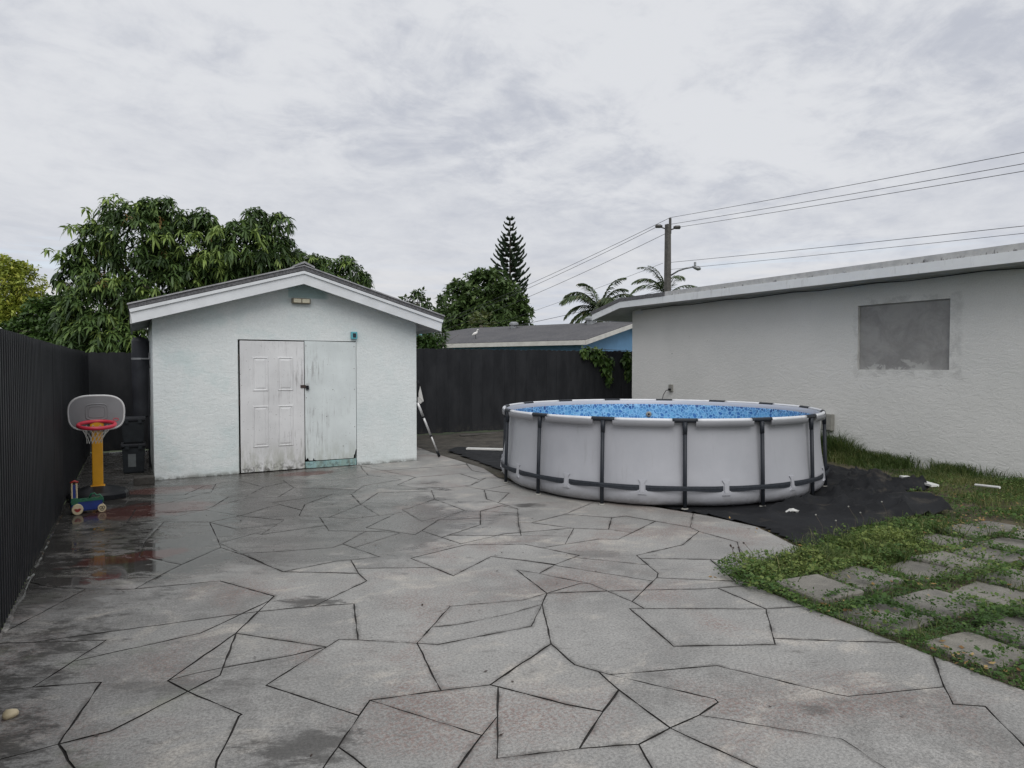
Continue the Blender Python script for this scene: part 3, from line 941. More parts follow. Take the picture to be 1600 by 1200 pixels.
[[3.738,5.351],[4.007,5.147],[4.352,5.534],[4.011,5.91],[3.495,5.757],[3.727,5.369]],
[[4.007,5.147],[4.135,4.942],[4.643,5.185],[4.532,5.515],[4.352,5.534]],
[[1.384,8.102],[1.421,7.999],[1.444,7.938],[2.111,8.257]],
[[3.294,6.503],[3.141,6.201],[3.01,5.942],[2.56,5.721],[2.955,5.483],[3.046,5.504],[3.203,5.473],[3.395,5.847],[3.598,6.204]],
[[3.294,6.503],[3.598,6.204],[3.708,6.397],[3.628,6.63]],
[[3.294,6.503],[3.156,6.617],[3.062,6.557],[2.728,6.344],[3.141,6.201]],
[[0.137,8.144],[-0.058,7.991],[-0.092,7.677],[-0.18,7.538],[-0.7,7.435],[-0.7,6.813],[0.079,6.926],[0.249,7.649],[0.373,7.852],[0.668,8.051]],
[[2.1,3.46],[1.496,3.493],[1.398,3.571],[1.294,2.986],[1.531,2.919],[2.066,3.182],[2.36,3.746]],
[[3.49,3.868],[3.568,4.073],[3.173,4.537],[2.934,4.45],[2.912,4.438],[3.336,3.746],[3.408,3.79]],
[[2.566,6.879],[2.555,6.375],[3.062,6.557],[3.156,6.617],[3.112,7.356],[2.64,7.004],[2.568,6.993]],
[[2.566,6.879],[2.308,6.836],[2.415,6.818],[1.971,6.386],[2.095,6.208],[2.134,6.153],[2.145,6.127],[2.289,5.891],[2.404,5.999],[2.728,6.344],[3.062,6.557],[2.555,6.375]],
[[2.566,6.879],[2.568,6.993],[2.64,7.004],[3.112,7.356],[3.278,7.836],[2.658,8.09],[2.253,7.495],[2.257,6.845],[2.308,6.836]],
[[2.728,6.344],[2.404,5.999],[2.471,5.677],[2.56,5.721],[3.01,5.942],[3.141,6.201]],
[[0.079,6.926],[0.018,6.376],[0.311,5.93],[0.645,6.327],[0.646,6.503],[0.653,7.395],[0.249,7.649]],
[[0.801,5.936],[0.799,5.944],[0.779,6.018],[0.651,6.485],[0.646,6.503],[0.645,6.327]],
[[0.963,7.556],[0.668,8.051],[0.373,7.852],[0.249,7.649],[0.653,7.395]],
[[0.963,7.556],[0.653,7.395],[0.85,6.962],[1.236,6.971],[1.335,7.136],[1.097,7.386]],
[[0.963,7.556],[1.097,7.386],[1.335,7.136],[1.236,6.971],[1.03,6.626],[1.643,6.678],[1.683,7.082],[1.507,7.237],[1.313,7.33],[1.191,7.296],[1.053,7.453]],
[[0.653,7.395],[0.646,6.503],[0.651,6.485],[0.994,6.703],[1.03,6.626],[1.236,6.971],[0.85,6.962]],
[[2.56,5.721],[2.471,5.677],[2.532,5.385],[2.955,5.483]],
[[-0.503,5.288],[-0.32,5.623],[-0.549,5.808],[-0.7,6.012],[-0.7,4.941]],
[[3.046,5.504],[2.955,5.483],[3.149,5.367],[3.203,5.473]],
[[3.203,5.473],[3.727,5.369],[3.495,5.757],[3.395,5.847]],
[[1.053,7.453],[1.191,7.296],[1.313,7.33]],
[[-0.309,4.27],[-0.163,4.506],[-0.531,4.681],[-0.693,4.758],[-0.7,4.762],[-0.7,4.061],[-0.594,4.051],[-0.462,4.023]],
[[-0.073,9.787],[-0.7,10.645],[-0.7,9.576],[-0.066,9.318]],
[[2.932,8.175],[3.299,7.897],[3.105,8.076]],
[[1.294,2.986],[1.398,3.571],[1.116,3.785],[1.022,3.849],[0.935,3.777],[0.554,3.47],[0.75,3.154],[0.874,2.955],[0.961,3.067]],
[[1.294,2.986],[0.961,3.067],[1.289,2.533],[1.422,2.637],[1.557,2.882],[1.531,2.919]],
[[4.742,4.207],[4.721,4.66],[4.238,4.38],[3.665,4.326],[3.634,4.245],[4.119,3.934],[4.317,3.77]],
[[2.093,2.768],[2.031,2.893],[2.066,3.182],[1.531,2.919],[1.557,2.882],[1.751,2.575],[1.866,2.433],[2.061,2.559]],
[[0.51,4.24],[0.129,3.767],[0.25,3.787],[0.375,3.787],[0.389,3.786]],
[[0.51,4.24],[0.389,3.786],[0.739,3.762],[0.935,3.777],[0.607,4.134]],
[[0.129,3.767],[0.21,3.595],[0.366,3.701],[0.389,3.786],[0.375,3.787],[0.25,3.787]],
[[2.253,7.495],[1.766,7.009],[1.968,6.831],[2.257,6.845]],
[[1.751,2.575],[1.557,2.882],[1.422,2.637],[1.266,2.352],[1.598,2.243],[1.866,2.433]],
[[3.929,3.572],[3.861,3.443],[3.912,3.404]]]


def slab_mesh(poly, k):
    r = random.Random(k)
    pts = [Vector(p) for p in poly]
    # drop doubled points
    pts = [p for i, p in enumerate(pts) if (p - pts[i - 1]).length > 0.004]
    n = len(pts)
    if n < 3:
        return None
    ins = 0.0028 + 0.0032 * r.random() ** 1.3

    def inset(d):
        q = []
        for i in range(n):
            a, b, c = pts[i - 1], pts[i], pts[(i + 1) % n]
            d1, d2 = (b - a).normalized(), (c - b).normalized()
            n1, n2 = Vector((-d1.y, d1.x)), Vector((-d2.y, d2.x))
            mvec = n1 + n2
            if mvec.length < 0.05:
                mvec, f = n1, 1
            else:
                mvec.normalize()
                f = 1 / max(0.28, mvec.dot(n1))
            q.append(b + mvec * d * f)
        return q

    def crosses(q):
        for i in range(n):
            a, b = q[i], q[(i + 1) % n]
            for j in range(i + 2, n):
                if i == 0 and j == n - 1:
                    continue
                c, d = q[j], q[(j + 1) % n]
                o1, o2 = (b - a).cross(c - a), (b - a).cross(d - a)
                o3, o4 = (d - c).cross(a - c), (d - c).cross(b - c)
                if o1 * o2 < 0 and o3 * o4 < 0:
                    return True
        return False

    q = inset(ins)
    if crosses(q):
        q = inset(0.001)
    q2 = inset(ins + 0.026)
    ring_ok = not crosses(q2) and all((q[(i + 1) % n] - q[i]).dot(q2[(i + 1) % n] - q2[i]) > 0 for i in range(n))
    outer, inner = [], []
    for i in range(n):
        a, b, a2, b2 = q[i], q[(i + 1) % n], q2[i], q2[(i + 1) % n]
        L_ = (b - a).length
        st = max(1, min(14, int(L_ / 0.07)))
        nn = Vector((-(b - a).y, (b - a).x)).normalized() if L_ > 1e-6 else Vector((0, 0))
        for s in range(st):
            p, p2 = a + (b - a) * (s / st), a2 + (b2 - a2) * (s / st)
            if s:
                p = p + nn * r.uniform(-0.0038, 0.0044)
            outer.append(p)
            inner.append(p2)
    top = r.uniform(-0.0008, 0.0008)
    bm = bmesh.new()
    dl = bm.verts.layers.float.new('dirt')
    A = [bm.verts.new((p.x, p.y, top - 0.0012)) for p in outer]
    B = [bm.verts.new((p.x, p.y, -0.012)) for p in outer]
    for v in A + B:
        v[dl] = 1.0
    m_ = len(A)
    if ring_ok:
        I = [bm.verts.new((p.x, p.y, top)) for p in inner]
        bm.faces.new(I)
        for i in range(m_):
            bm.faces.new((A[i], A[(i + 1) % m_], I[(i + 1) % m_], I[i]))
    else:
        for v in A:
            v[dl] = 0.35
        bm.faces.new(A)
    for i in range(m_):
        bm.faces.new((A[i], B[i], B[(i + 1) % m_], A[(i + 1) % m_])).material_index = 1
    return bm


# slabs of the part of the patio behind the camera's feet are plain rectangles
for k, poly in enumerate(SLABS):
    b_ = slab_mesh(poly, k)
    if b_ is None:
        continue
    me = bpy.data.meshes.new('paving_slab')
    b_.normal_update()
    b_.to_mesh(me)
    b_.free()
    me.materials.append(M['concrete'])
    me.materials.append(M['joint'])
    link('paving_slab', me, patio)
extra = [[(-0.70, 11.62), (0.22, 11.62), (0.22, 14.3), (-0.70, 14.3)], [(-0.70, -1.4), (1.3, -1.4), (1.3, 0.39), (-0.7, 1.14)], [(1.3, -1.4), (3.74, -1.4), (3.74, 0.14), (1.3, 0.39)]]
for k, poly in enumerate(extra):
    me = bpy.data.meshes.new('paving_slab')
    b_ = slab_mesh(poly, 900 + k)
    b_.normal_update()
    b_.to_mesh(me)
    b_.free()
    me.materials.append(M['concrete'])
    me.materials.append(M['joint'])
    link('paving_slab', me, patio)

# garden bed: uneven soil between patio, fence and house wall
nx, ny = 90, 150
gx, gy = np.meshgrid(np.linspace(3.6, 10.78, nx), np.linspace(-1.5, 14.35, ny))
hz = -0.050 + 0.035 * vnoise(gx, gy, 2.2, 3) + 0.022 * vnoise(gx, gy, 7, 4)
mask_p = inside(gx, gy, PATIO)
hz = np.where(mask_p, -0.088, hz)
V = np.stack([gx, gy, hz], -1).reshape(-1, 3)
i0 = (np.arange(ny - 1)[:, None] * nx + np.arange(nx - 1)[None]).reshape(-1, 1)
bed = fast_mesh('garden_bed', V, np.concatenate([i0, i0 + 1, i0 + nx + 1, i0 + nx], 1), M['soil'], smooth=True)
tag(bed, kind='structure')

# stepping pavers in the bed
pav = []
cols = [(4.10, 1.92), (4.62, 1.90), (5.13, 1.88), (5.66, 1.9), (6.2, 1.88),
        (4.13, 2.47), (4.67, 2.43), (5.22, 2.37), (5.72, 2.38), (6.25, 2.36), (6.78, 2.38),
        (4.19, 2.98), (4.75, 3.01), (5.33, 2.94), (5.80, 2.90), (6.26, 2.87), (6.84, 2.95), (7.36, 2.92),
        (6.45, 3.33), (6.99, 3.38), (7.5, 3.36), (4.12, 1.38), (4.66, 1.40)]
pms = []
for var in range(6):
    q = [Vector((sx * .235 + random.uniform(-.03, .02) * sx, sy * .205 + random.uniform(-.03, .02) * sy)) for sx, sy in ((-1, -1), (1, -1), (1, 1), (-1, 1))]
    out_ = []
    for i in range(4):
        a_, b_ = q[i], q[(i + 1) % 4]
        for s_ in range(6):
            p = a_.lerp(b_, s_ / 6)
            if s_ == 0:
                p = p * random.uniform(.955, 1.0)
            out_.append(p + Vector((random.uniform(-.005, .005), random.uniform(-.005, .005))))
    bm = bmesh.new()
    lo_ = [bm.verts.new((p.x, p.y, -.05)) for p in out_]
    md_ = [bm.verts.new((p.x, p.y, .012 + random.uniform(-.003, .002))) for p in out_]
    hi_ = [bm.verts.new((p.x * .965, p.y * .965, .022 + random.uniform(-.0015, .0015))) for p in out_]
    for j in range(24):
        bm.faces.new((lo_[j], lo_[(j + 1) % 24], md_[(j + 1) % 24], md_[j]))
        bm.faces.new((md_[j], md_[(j + 1) % 24], hi_[(j + 1) % 24], hi_[j]))
    bm.faces.new(hi_)
    bmesh.ops.recalc_face_normals(bm, faces=bm.faces)
    pm = bpy.data.meshes.new('paver')
    bm.to_mesh(pm)
    bm.free()
    pm.materials.append(M['paver'])
    pms.append(pm)
for k, (x, y) in enumerate(cols):
    o = link('paver', pms[k % 6], bed)
    o.location = (x, y, random.uniform(-0.034, -0.006))
    if k == 11:
        o.location.z = 0.020
    o.rotation_euler = (random.uniform(-.03, .03), random.uniform(-.03, .03), random.uniform(-0.13, 0.13))
    o.scale = (random.uniform(.95, 1.08), random.uniform(.94, 1.06), 1)
    pav.append((x, y))

# ------------------------------------------------------------------ left fence: corrugated sheets
FX = -0.74
fence_l = empty('corrugated_fence', (FX, 6.5, 0))
tag(fence_l, 'tall dark ribbed metal fence running along the left edge of the patio', 'fence')
pitch, nrib = 0.088, 10
prof = []
for i in range(nrib):
    y0 = i * pitch
    prof += [(0.0, y0), (0.0, y0 + 0.030), (0.030, y0 + 0.040), (0.030, y0 + 0.072), (0.0, y0 + 0.086)]
bm = bmesh.new()
TOPZ = 1.825
lo = [bm.verts.new((x, y, 0.015)) for x, y in prof]
hi = [bm.verts.new((x, y, TOPZ + (0.0 if x > 0.01 else -0.012))) for x, y in prof]
lo2 = [bm.verts.new((x - 0.006, y, 0.015)) for x, y in prof]
hi2 = [bm.verts.new((x - 0.006, y, TOPZ + (0.0 if x > 0.01 else -0.012))) for x, y in prof]
for i in range(len(prof) - 1):
    bm.faces.new((lo[i], lo[i + 1], hi[i + 1], hi[i]))
    bm.faces.new((lo2[i + 1], lo2[i], hi2[i], hi2[i + 1]))
    bm.faces.new((hi[i], hi[i + 1], hi2[i + 1], hi2[i]))
pan = bpy.data.meshes.new('fence_sheet')
bmesh.ops.recalc_face_normals(bm, faces=bm.faces)
bm.to_mesh(pan)
bm.free()
pan.materials.append(M['fence'])
for k in range(17):
    o = link('fence_sheet', pan, fence_l)
    o.location = (random.uniform(-.003, .003), -7.2 + k * pitch * nrib, random.uniform(-.006, .006))
for k in range(7):
    obj('fence_post', bx((FX - 0.09, -0.6 + k * 2.45, -0.05), (FX - 0.02, -0.53 + k * 2.45, 1.80)), M['fence'], fence_l)
for z in (0.45, 1.45):
    obj('fence_rail', bx((FX - 0.055, -0.6, z), (FX - 0.0195, 14.3, z + 0.07)), M['fence'], fence_l)

# a rough kerb of mortar along the fence foot
bm = bmesh.new()
r_ = random.Random(5)
prev = None
for i in range(150):
    y = -0.6 + i * 0.1
    w, h = 0.014 + r_.random() * 0.022, 0.006 + r_.random() * 0.012
    ring = [bm.verts.new(p) for p in ((FX + 0.028, y, -0.004), (FX + 0.028, y, h), (FX + 0.028 + w * .7, y, h * .8), (FX + 0.028 + w, y, -0.004))]
    if prev:
        for j in range(3):
            bm.faces.new((prev[j], prev[j + 1], ring[j + 1], ring[j]))
    prev = ring
tag(obj('mortar_strip', bm, M['concrete']), kind='structure')

# ------------------------------------------------------------------ back fence: upright boards
BY = 14.42
fence_b = empty('board_fence', (5, BY, 0))
tag(fence_b, 'black fence of upright boards across the back of the yard', 'fence')


def board_mesh(h):
    bm = bmesh.new()
    w = 0.0835
    pts = [(-w, 0.01), (w, 0.01), (w, h - 0.03), (w * .72, h - 0.008), (w * .3, h), (-w * .3, h), (-w * .72, h - 0.008), (-w, h - 0.03)]
    prism(pts, lambda x, z: (x, 0, z), lambda x, z: (x, 0.02, z), bm)
    bmesh.ops.recalc_face_normals(bm, faces=bm.faces)
    me = bpy.data.meshes.new('board')
    bm.to_mesh(me)
    bm.free()
    me.materials.append(M['fence'])
    return me


b_low, b_high = board_mesh(1.845), board_mesh(1.995)
x = FX + 0.09
bk = 0
while x < 12.75:
    o = link('board', b_low if x < 3.9 else b_high, fence_b)
    o.location = (x - 5, random.uniform(-.001, .001) - .005 * (bk % 2), random.uniform(-.008, .008))
    bk += 1
    o.rotation_euler = (0, random.uniform(-.003, .003), 0)
    x += 0.153
for z in (0.35, 1.55):
    obj('fence_rail', bx((FX, BY + 0.0265, z), (12.75, BY + 0.07, z + 0.09)), M['fence'], fence_b)

# ------------------------------------------------------------------ shed
SX0, SX1, SY, SD = 0.23, 4.12, 10.5, 13.6
PKX = 2.225
shed = empty('garden_shed', ((SX0 + SX1) / 2, (SY + SD) / 2, 0))
tag(shed, 'small pale stucco gable roofed shed with peeling white double doors', 'shed')
DX0, DX1, DZ = 1.325, 3.10, 1.985
SL = 0.2935


def roofz(x, top=2.817):
    return top - SL * abs(x - PKX)


outline = [(SX0, 0), (DX0, 0), (DX0, DZ), (DX1, DZ), (DX1, 0), (SX1, 0), (SX1, roofz(SX1) + 0.05), (PKX, roofz(PKX) + 0.05), (SX0, roofz(SX0) + 0.05)]
bm = bmesh.new()
prism(outline, lambda x, z: (x, SY, z), lambda x, z: (x, SY + 0.15, z), bm)
obj('front_wall', bm, M['shed_stucco'], shed)
obj('side_wall', bx((SX0, SY + 0.152, 0), (SX0 + 0.15, SD, roofz(SX0) + 0.04)), M['shed_stucco'], shed)
obj('side_wall', bx((SX1 - 0.15, SY + 0.152, 0), (SX1, SD, roofz(SX1) + 0.04)), M['shed_stucco'], shed)
bm = bmesh.new()
prism([(SX0 + .152, 0), (SX1 - .152, 0), (SX1 - .152, roofz(SX1) + .04), (PKX, roofz(PKX) + .04), (SX0 + .152, roofz(SX0) + .04)], lambda x, z: (x, SD - 0.15, z), lambda x, z: (x, SD, z), bm)
obj('back_wall', bm, M['shed_stucco'], shed)
obj('door_shade_panel', bx((DX0 + .002, SY + 0.10, 0), (DX1 - .002, SY + 0.148, DZ - .002)), M['gap_shade'], shed)  # solid black backing, shade of the door gaps put into its colour

# panelled door leaf on the left
d1 = obj('panel_door', bx((1.358, SY - 0.012, 0.012), (2.278, SY + 0.03, 1.966), 0.004), M['door_white'], shed)
tag(d1, 'white four panel door leaf with grime in its right panels')
for (xa, xb) in ((1.352 + .178, 1.352 + .402), (1.352 + .535, 1.352 + .762)):
    for (zt, zb) in ((1.962 - .235, 1.962 - .745), (1.962 - .965, 1.962 - 1.585)):
        # raised moulding round a sunk field with a bevelled centre
        bm = bmesh.new()
        yo = SY - 0.012
        loops = []
        for ins, y in ((0.0, yo - 0.0002), (0.006, yo - 0.008), (0.016, yo - 0.009), (0.024, yo - 0.0005), (0.036, yo - 0.0010), (0.052, yo - 0.0068)):
            loops.append([bm.verts.new(p) for p in ((xa + ins, y, zb + ins), (xb - ins, y, zb + ins), (xb - ins, y, zt - ins), (xa + ins, y, zt - ins))])
        for a, b in zip(loops[:-1], loops[1:]):
            for j in range(4):
                bm.faces.new((a[j], a[(j + 1) % 4], b[(j + 1) % 4], b[j]))
        bm.faces.new(loops[-1])
        obj('door_panel', bm, M['door_white'], d1)
for z in (0.35, 1.05, 1.72):
    obj('hinge', tube([(1.340, SY - 0.008, z - .045), (1.340, SY - 0.008, z + .045)], 0.008, 8), M['rust'], d1)
obj('hasp', bx((2.222, SY - 0.024, 1.255), (2.300, SY - 0.0125, 1.300), 0.002), M['rust'], d1)

# plywood leaf on the right, torn at its lower left
bm = bmesh.new()
lowe = [(2.292, 0.205), (2.300, 0.14), (2.325, 0.175), (2.345, 0.128), (2.40, 0.122), (2.415, 0.165), (2.43, 0.128), (2.46, 0.12), (3.045, 0.118), (3.05, 0.17), (3.062, 0.18), (3.078, 0.25), (3.090, 0.26)]
pts = lowe + [(3.092, 1.972), (2.290, 1.978)]
prism(pts, lambda x, z: (x, SY - 0.004, z), lambda x, z: (x, SY + 0.02, z), bm)
d2 = obj('plywood_door', bm, M['ply_paint'], shed)
tag(d2, 'flat plywood door leaf with flaking pale teal paint')
for (x_, z_) in ((2.31, 1.90), (3.06, 1.9), (2.31, 1.1), (3.065, 1.22), (3.065, 0.62), (2.72, 1.22), (2.88, 0.32), (2.62, 0.8), (3.06, 1.55)):
    obj('nail_head', lathe([(0.006, 0), (0.006, 0.003)], 8), M['rust'], d2, local=True)
    o = bpy.data.objects[-1] if False else d2.children[-1]
    o.rotation_euler = (R(90), 0, 0)
    o.location = Vector((x_, SY - 0.004, z_)) - origin(d2)
# padlock
pl = obj('padlock', bx((2.303, SY - 0.040, 1.225), (2.345, SY - 0.010, 1.290), 0.006), M['black_plastic'], shed)
obj('shackle', tube([(2.312, SY - .025, 1.288), (2.312, SY - .025, 1.315), (2.324, SY - .025, 1.326), (2.336, SY - .025, 1.315), (2.336, SY - .025, 1.288)], 0.004, 6), M['alu'], pl)
obj('door_sill', bx((2.288, SY - 0.014, 0.006), (3.085, SY + 0.06, 0.106), 0.005), M['teal_paint'], shed)
obj('door_jamb', bx((DX0 + 0.0005, SY - 0.003, 0.01), (1.333, SY + 0.02, DZ - 0.004)), M['ply_paint'], shed)

# floodlight, and a teal box with a socket
fl = obj('floodlight', bx((2.10, SY - 0.075, 2.540), (2.375, SY + 0.0, 2.625), 0.012), M['bronze'], shed)
for xa in (2.118, 2.245):
    obj('lens', bx((xa, SY - 0.088, 2.553), (xa + 0.112, SY - 0.0755, 2.613), 0.008), M['lens'], fl)
ob = obj('socket_box', bx((3.005, SY - 0.055, 2.02), (3.105, SY + 0.0, 2.135), 0.01), M['turquoise'], shed)
obj('socket_face', bx((3.03, SY - 0.063, 2.045), (3.08, SY - 0.0555, 2.11), 0.004), M['tank_grey'], ob)

# roof: two slopes, rake boards, drip edges, eave boards
RY0, RY1 = SY - 0.30, SD + 0.25
EX0, EX1 = SX0 - 0.24, SX1 + 0.32
for s, ex in ((-1, EX0 - 0.045), (1, EX1 + 0.045)):
    name = 'roof_slope'
    pts = [(PKX, roofz(PKX) + 0.180 + 0.022), (ex, roofz(ex) + 0.180 + 0.022), (ex, roofz(ex) + 0.180 + 0.074), (PKX, roofz(PKX) + 0.180 + 0.080)]
    bm = prism(pts, lambda x, z: (x, RY0 - 0.02, z), lambda x, z: (x, RY1, z))
    rs = obj(name, bm, M['shingle'], shed)
    pts = [(PKX, roofz(PKX) + 0.261), (ex - s * -0.012, roofz(ex) + 0.255), (ex - s * -0.012, roofz(ex) + 0.274), (PKX, roofz(PKX) + 0.280)]
    obj('drip_edge', prism(pts, lambda x, z: (x, RY0 - 0.035, z), lambda x, z: (x, RY0 + 0.10, z)), M['drip_metal'], rs)
    # rake board with a thin trim board on top
    e2 = EX0 if s < 0 else EX1
    pts = [(PKX, roofz(PKX)), (e2, roofz(e2)), (e2 + s * 0.022, roofz(e2) + 0.142), (PKX, roofz(PKX) + 0.150)]
    obj('rake_board', prism(pts, lambda x, z: (x, RY0, z), lambda x, z: (x, RY0 + 0.03, z)), M['trim_white'], rs)
    pts = [(PKX, roofz(PKX) + 0.1505), (e2 + s * 0.024, roofz(e2) + 0.1425), (e2 + s * 0.035, roofz(e2) + 0.186), (PKX, roofz(PKX) + 0.192)]
    obj('rake_trim', prism(pts, lambda x, z: (x, RY0 - 0.022, z), lambda x, z: (x, RY0 + 0.03, z)), M['trim_white'], rs)
    obj('eave_board', bx((min(e2, e2 + s * .025), RY0 + 0.032, roofz(e2) - 0.005), (max(e2, e2 + s * .025), RY1, roofz(e2) + 0.185)), M['soffit'], rs)
    wx = SX0 if s < 0 else SX1
    pts = [(PKX, roofz(PKX) + 0.052), (e2, roofz(e2) + 0.052), (e2, roofz(e2) + 0.17), (PKX, roofz(PKX) + 0.17)]
    obj('roof_deck', prism(pts, lambda x, z: (x, RY0 + 0.032, z), lambda x, z: (x, RY1 - .02, z)), M['soffit'], rs)
pts = [(PKX - .15, roofz(PKX - .15) + .281), (PKX, roofz(PKX) + .300), (PKX + .15, roofz(PKX + .15) + .281), (PKX + .15, roofz(PKX + .15) + .305), (PKX, roofz(PKX) + .333), (PKX - .15, roofz(PKX - .15) + .305)]
obj('ridge_cap', prism(pts, lambda x, z: (x, RY0 - 0.05, z), lambda x, z: (x, RY1, z)), M['drip_metal'], shed)

# ------------------------------------------------------------------ house on the right
HX = 10.8
house = empty('main_house', (14, 5, 0))
tag(house, 'long single storey off white stucco house wall with a cemented up window', 'house')
WY0, WY1, WZ0, WZ1 = 5.53, 7.01, 1.53, 2.62
HE = 12.95
for lo_, hi_ in (((HX, -4, -.05), (HX + .2, WY0, 3.06)), ((HX, WY1, -.05), (HX + .2, HE, 3.06)), ((HX, WY0, -.05), (HX + .2, WY1, WZ0)), ((HX, WY0, WZ1), (HX + .2, WY1, 3.06))):
    obj('wall', bx(lo_, hi_), M['house_stucco'], house)
obj('wall', bx((HX + .2, HE - .2, -.05), (18, HE, 3.05)), M['house_stucco'], house)
iw = obj('cement_infill', bx((HX + 0.055, WY0 - .002, WZ0 - .002), (HX + 0.15, WY1 + .002, WZ1 + .002)), M['cement'], house)
HY0 = -4.0
up = [(HY0, 2.955), (12.70, 2.985), (13.82, 2.745)]


def band(name, z0, z1, x0, x1, m, ys=None, parent=None):
    u = ys or up
    pts = [(y, z + z0) for y, z in u] + [(y, z + z1) for y, z in u[::-1]]
    return obj(name, prism(pts, lambda y, z: (x0, y, z), lambda y, z: (x1, y, z)), m, parent or house)


roof = band('roof', 0.03, 0.225, 10.232, 18, M['shingle'])
band('fascia', 0.0, 0.150, 10.20, 10.23, M['house_fascia'], None, roof)
YK = 11.15
zk = 2.955 + (2.985 - 2.955) * (YK - HY0) / (12.7 - HY0)
band('roof_edge', 0.1515, 0.248, 10.212, 10.36, M['roof_edge'], [(HY0, 2.955), (YK, zk)], roof)
band('roof_edge', 0.1515, 0.238, 10.190, 10.36, M['shingle'], [(YK + .003, zk), (12.70, 2.985), (13.86, 2.740)], roof)
band('soffit', 0.012, 0.028, 10.232, 18, M['soffit'], None, roof)
obj('end_fascia', bx((10.232, 13.822, 2.74), (18, 13.85, 2.90)), M['house_fascia'], roof)
sb = obj('wall_socket', bx((HX - 0.05, 11.49, 1.00), (HX + 0.0, 11.60, 1.16), 0.008), M['box_grey'], house)
obj('plug', bx((HX - 0.095, 11.51, 1.03), (HX - 0.0505, 11.56, 1.07), 0.006), M['black_plastic'], sb)
obj('cord', tube([(HX - .09, 11.53, 1.04), (HX - .12, 11.60, 1.02), (HX - .09, 11.72, 0.92), (HX - .06, 11.80, 0.75), (HX - .05, 11.85, 0.3), (HX - .05, 11.9, 0.0)], 0.008, 6), M['black_plastic'], sb)
mb = obj('meter_box', bx((HX - 0.10, 7.42, 0.44), (HX - 0.0, 7.62, 0.735), 0.015), M['box_grey'], house)
obj('box_cover', bx((HX - 0.112, 7.435, 0.455), (HX - 0.1005, 7.605, 0.72), 0.01), M['box_grey'], mb)
obj('corner_tape', bx((HX - 0.006, 12.55, 2.86), (HX - 0.001, 12.85, 2.93)), M['trim_white'], house)
bm = tube([(HX - .012, -4, 2.965)] + [(HX - .012 - .006 * (i % 2), y, 2.975 - 0.012 * ((i * 7) % 3)) for i, y in enumerate(np.linspace(-3, 12.6, 30))], 0.008, 5)
obj('eave_cable', bm, M['wire'], house)

# ------------------------------------------------------------------ pool
PC, PR, PN, PA = (6.53, 7.30), 2.20, 15, R(-99.5)
PH = 1.0
pool = empty('frame_pool', (PC[0], PC[1], 0.0))
tag(pool, 'round above ground pool with pale grey walls and dark frame legs', 'pool')
STEP = 2 * math.pi / PN


def pol(r, a, z):
    return (r * math.cos(a), r * math.sin(a), z)


# outer wall, pressed in by the legs and bellied out between and below them
nseg = PN * 16
zs = [0.004, 0.02, 0.05, 0.09, 0.14, 0.20, 0.27, 0.36, 0.50, 0.65, 0.80, 0.90, 0.955, 0.985]
rs_ = [-.16, -.085, -.035, -.010, 0.0, 0.0, -.010, -.022, -.034, -.042, -.048, -.050, -.044, -.030]
bm = bmesh.new()
rings = []
for z, dr in zip(zs, rs_):
    ring = []
    for j in range(nseg):
        a = PA + 2 * math.pi * j / nseg
        ph = (j % 16) / 16
        belly = math.sin(math.pi * ph) ** 0.8
        amp = 0.030 * math.exp(-((z - 0.22) / 0.30) ** 2) + 0.010 * (1 if z < 0.93 else 0.2)
        wr = 0.007 * math.sin(ph * 34 + z * 4 + j * .05) * (1 - belly) ** 2 * (1 if .3 < z < .93 else 0)
        ring.append(bm.verts.new(pol(PR - 0.012 + dr + amp * belly + wr, a, z)))
    rings.append(ring)
for a, b in zip(rings[:-1], rings[1:]):
    for j in range(nseg):
        bm.faces.new((a[j], a[(j + 1) % nseg], b[(j + 1) % nseg], b[j]))
obj('liner_wall', bm, M['pool_vinyl'], pool, local=True, smooth=True)

# inner liner with printed mosaic (uv = metres round, metres up)
bm = bmesh.new()
uvl = bm.loops.layers.uv.new('UVMap')
RI = PR - 0.085
prf = [(RI + .03, 0.985), (RI + .005, 0.95), (RI, 0.88), (RI, 0.5), (RI, 0.06), (RI - .06, 0.025)]
n_ = 120
rg = [[bm.verts.new(pol(r, 2 * math.pi * j / n_, z)) for j in range(n_)] for r, z in prf]
for i in range(len(prf) - 1):
    for j in range(n_):
        f = bm.faces.new((rg[i][j], rg[i + 1][j], rg[i + 1][(j + 1) % n_], rg[i][(j + 1) % n_]))
        us = (j, j, j + 1, j + 1)
        zz = (prf[i][1], prf[i + 1][1], prf[i + 1][1], prf[i][1])
        for lp, u, z in zip(f.loops, us, zz):
            lp[uvl].uv = (u * 2 * math.pi * RI / n_, z)
f = bm.faces.new([v for v in rg[-1]])
for lp in f.loops:
    lp[uvl].uv = (lp.vert.co.x + 30, lp.vert.co.y * 0.02 + 0.4)
me = bpy.data.meshes.new('printed_liner')
bm.to_mesh(me)
bm.free()
me.polygons.foreach_set('use_smooth', [True] * len(me.polygons))
me.materials.append(M['mosaic'])
link('printed_liner', me, pool)
bm = bmesh.new()
bmesh.ops.create_circle(bm, cap_ends=True, segments=96, radius=RI - .004)
bmesh.ops.translate(bm, verts=bm.verts, vec=(0, 0, 0.50))
obj('water', bm, M['water'], pool, local=True)
# return fitting on the far inner wall
fa = R(51.5)
ft = obj('inlet_fitting', lathe([(0.045, 0), (0.05, .012), (0.03, .022), (0.02, .02)], 20), M['box_grey'], pool, local=True, smooth=True)
ft.matrix_local = Matrix.Translation(pol(RI - .003, fa, 0.745)) @ Vector((-math.cos(fa), -math.sin(fa), 0)).to_track_quat('Z', 'Y').to_matrix().to_4x4()
obj('inlet_core', lathe([(0.017, .018), (0.017, .026)], 12), M['black_plastic'], ft, local=True)


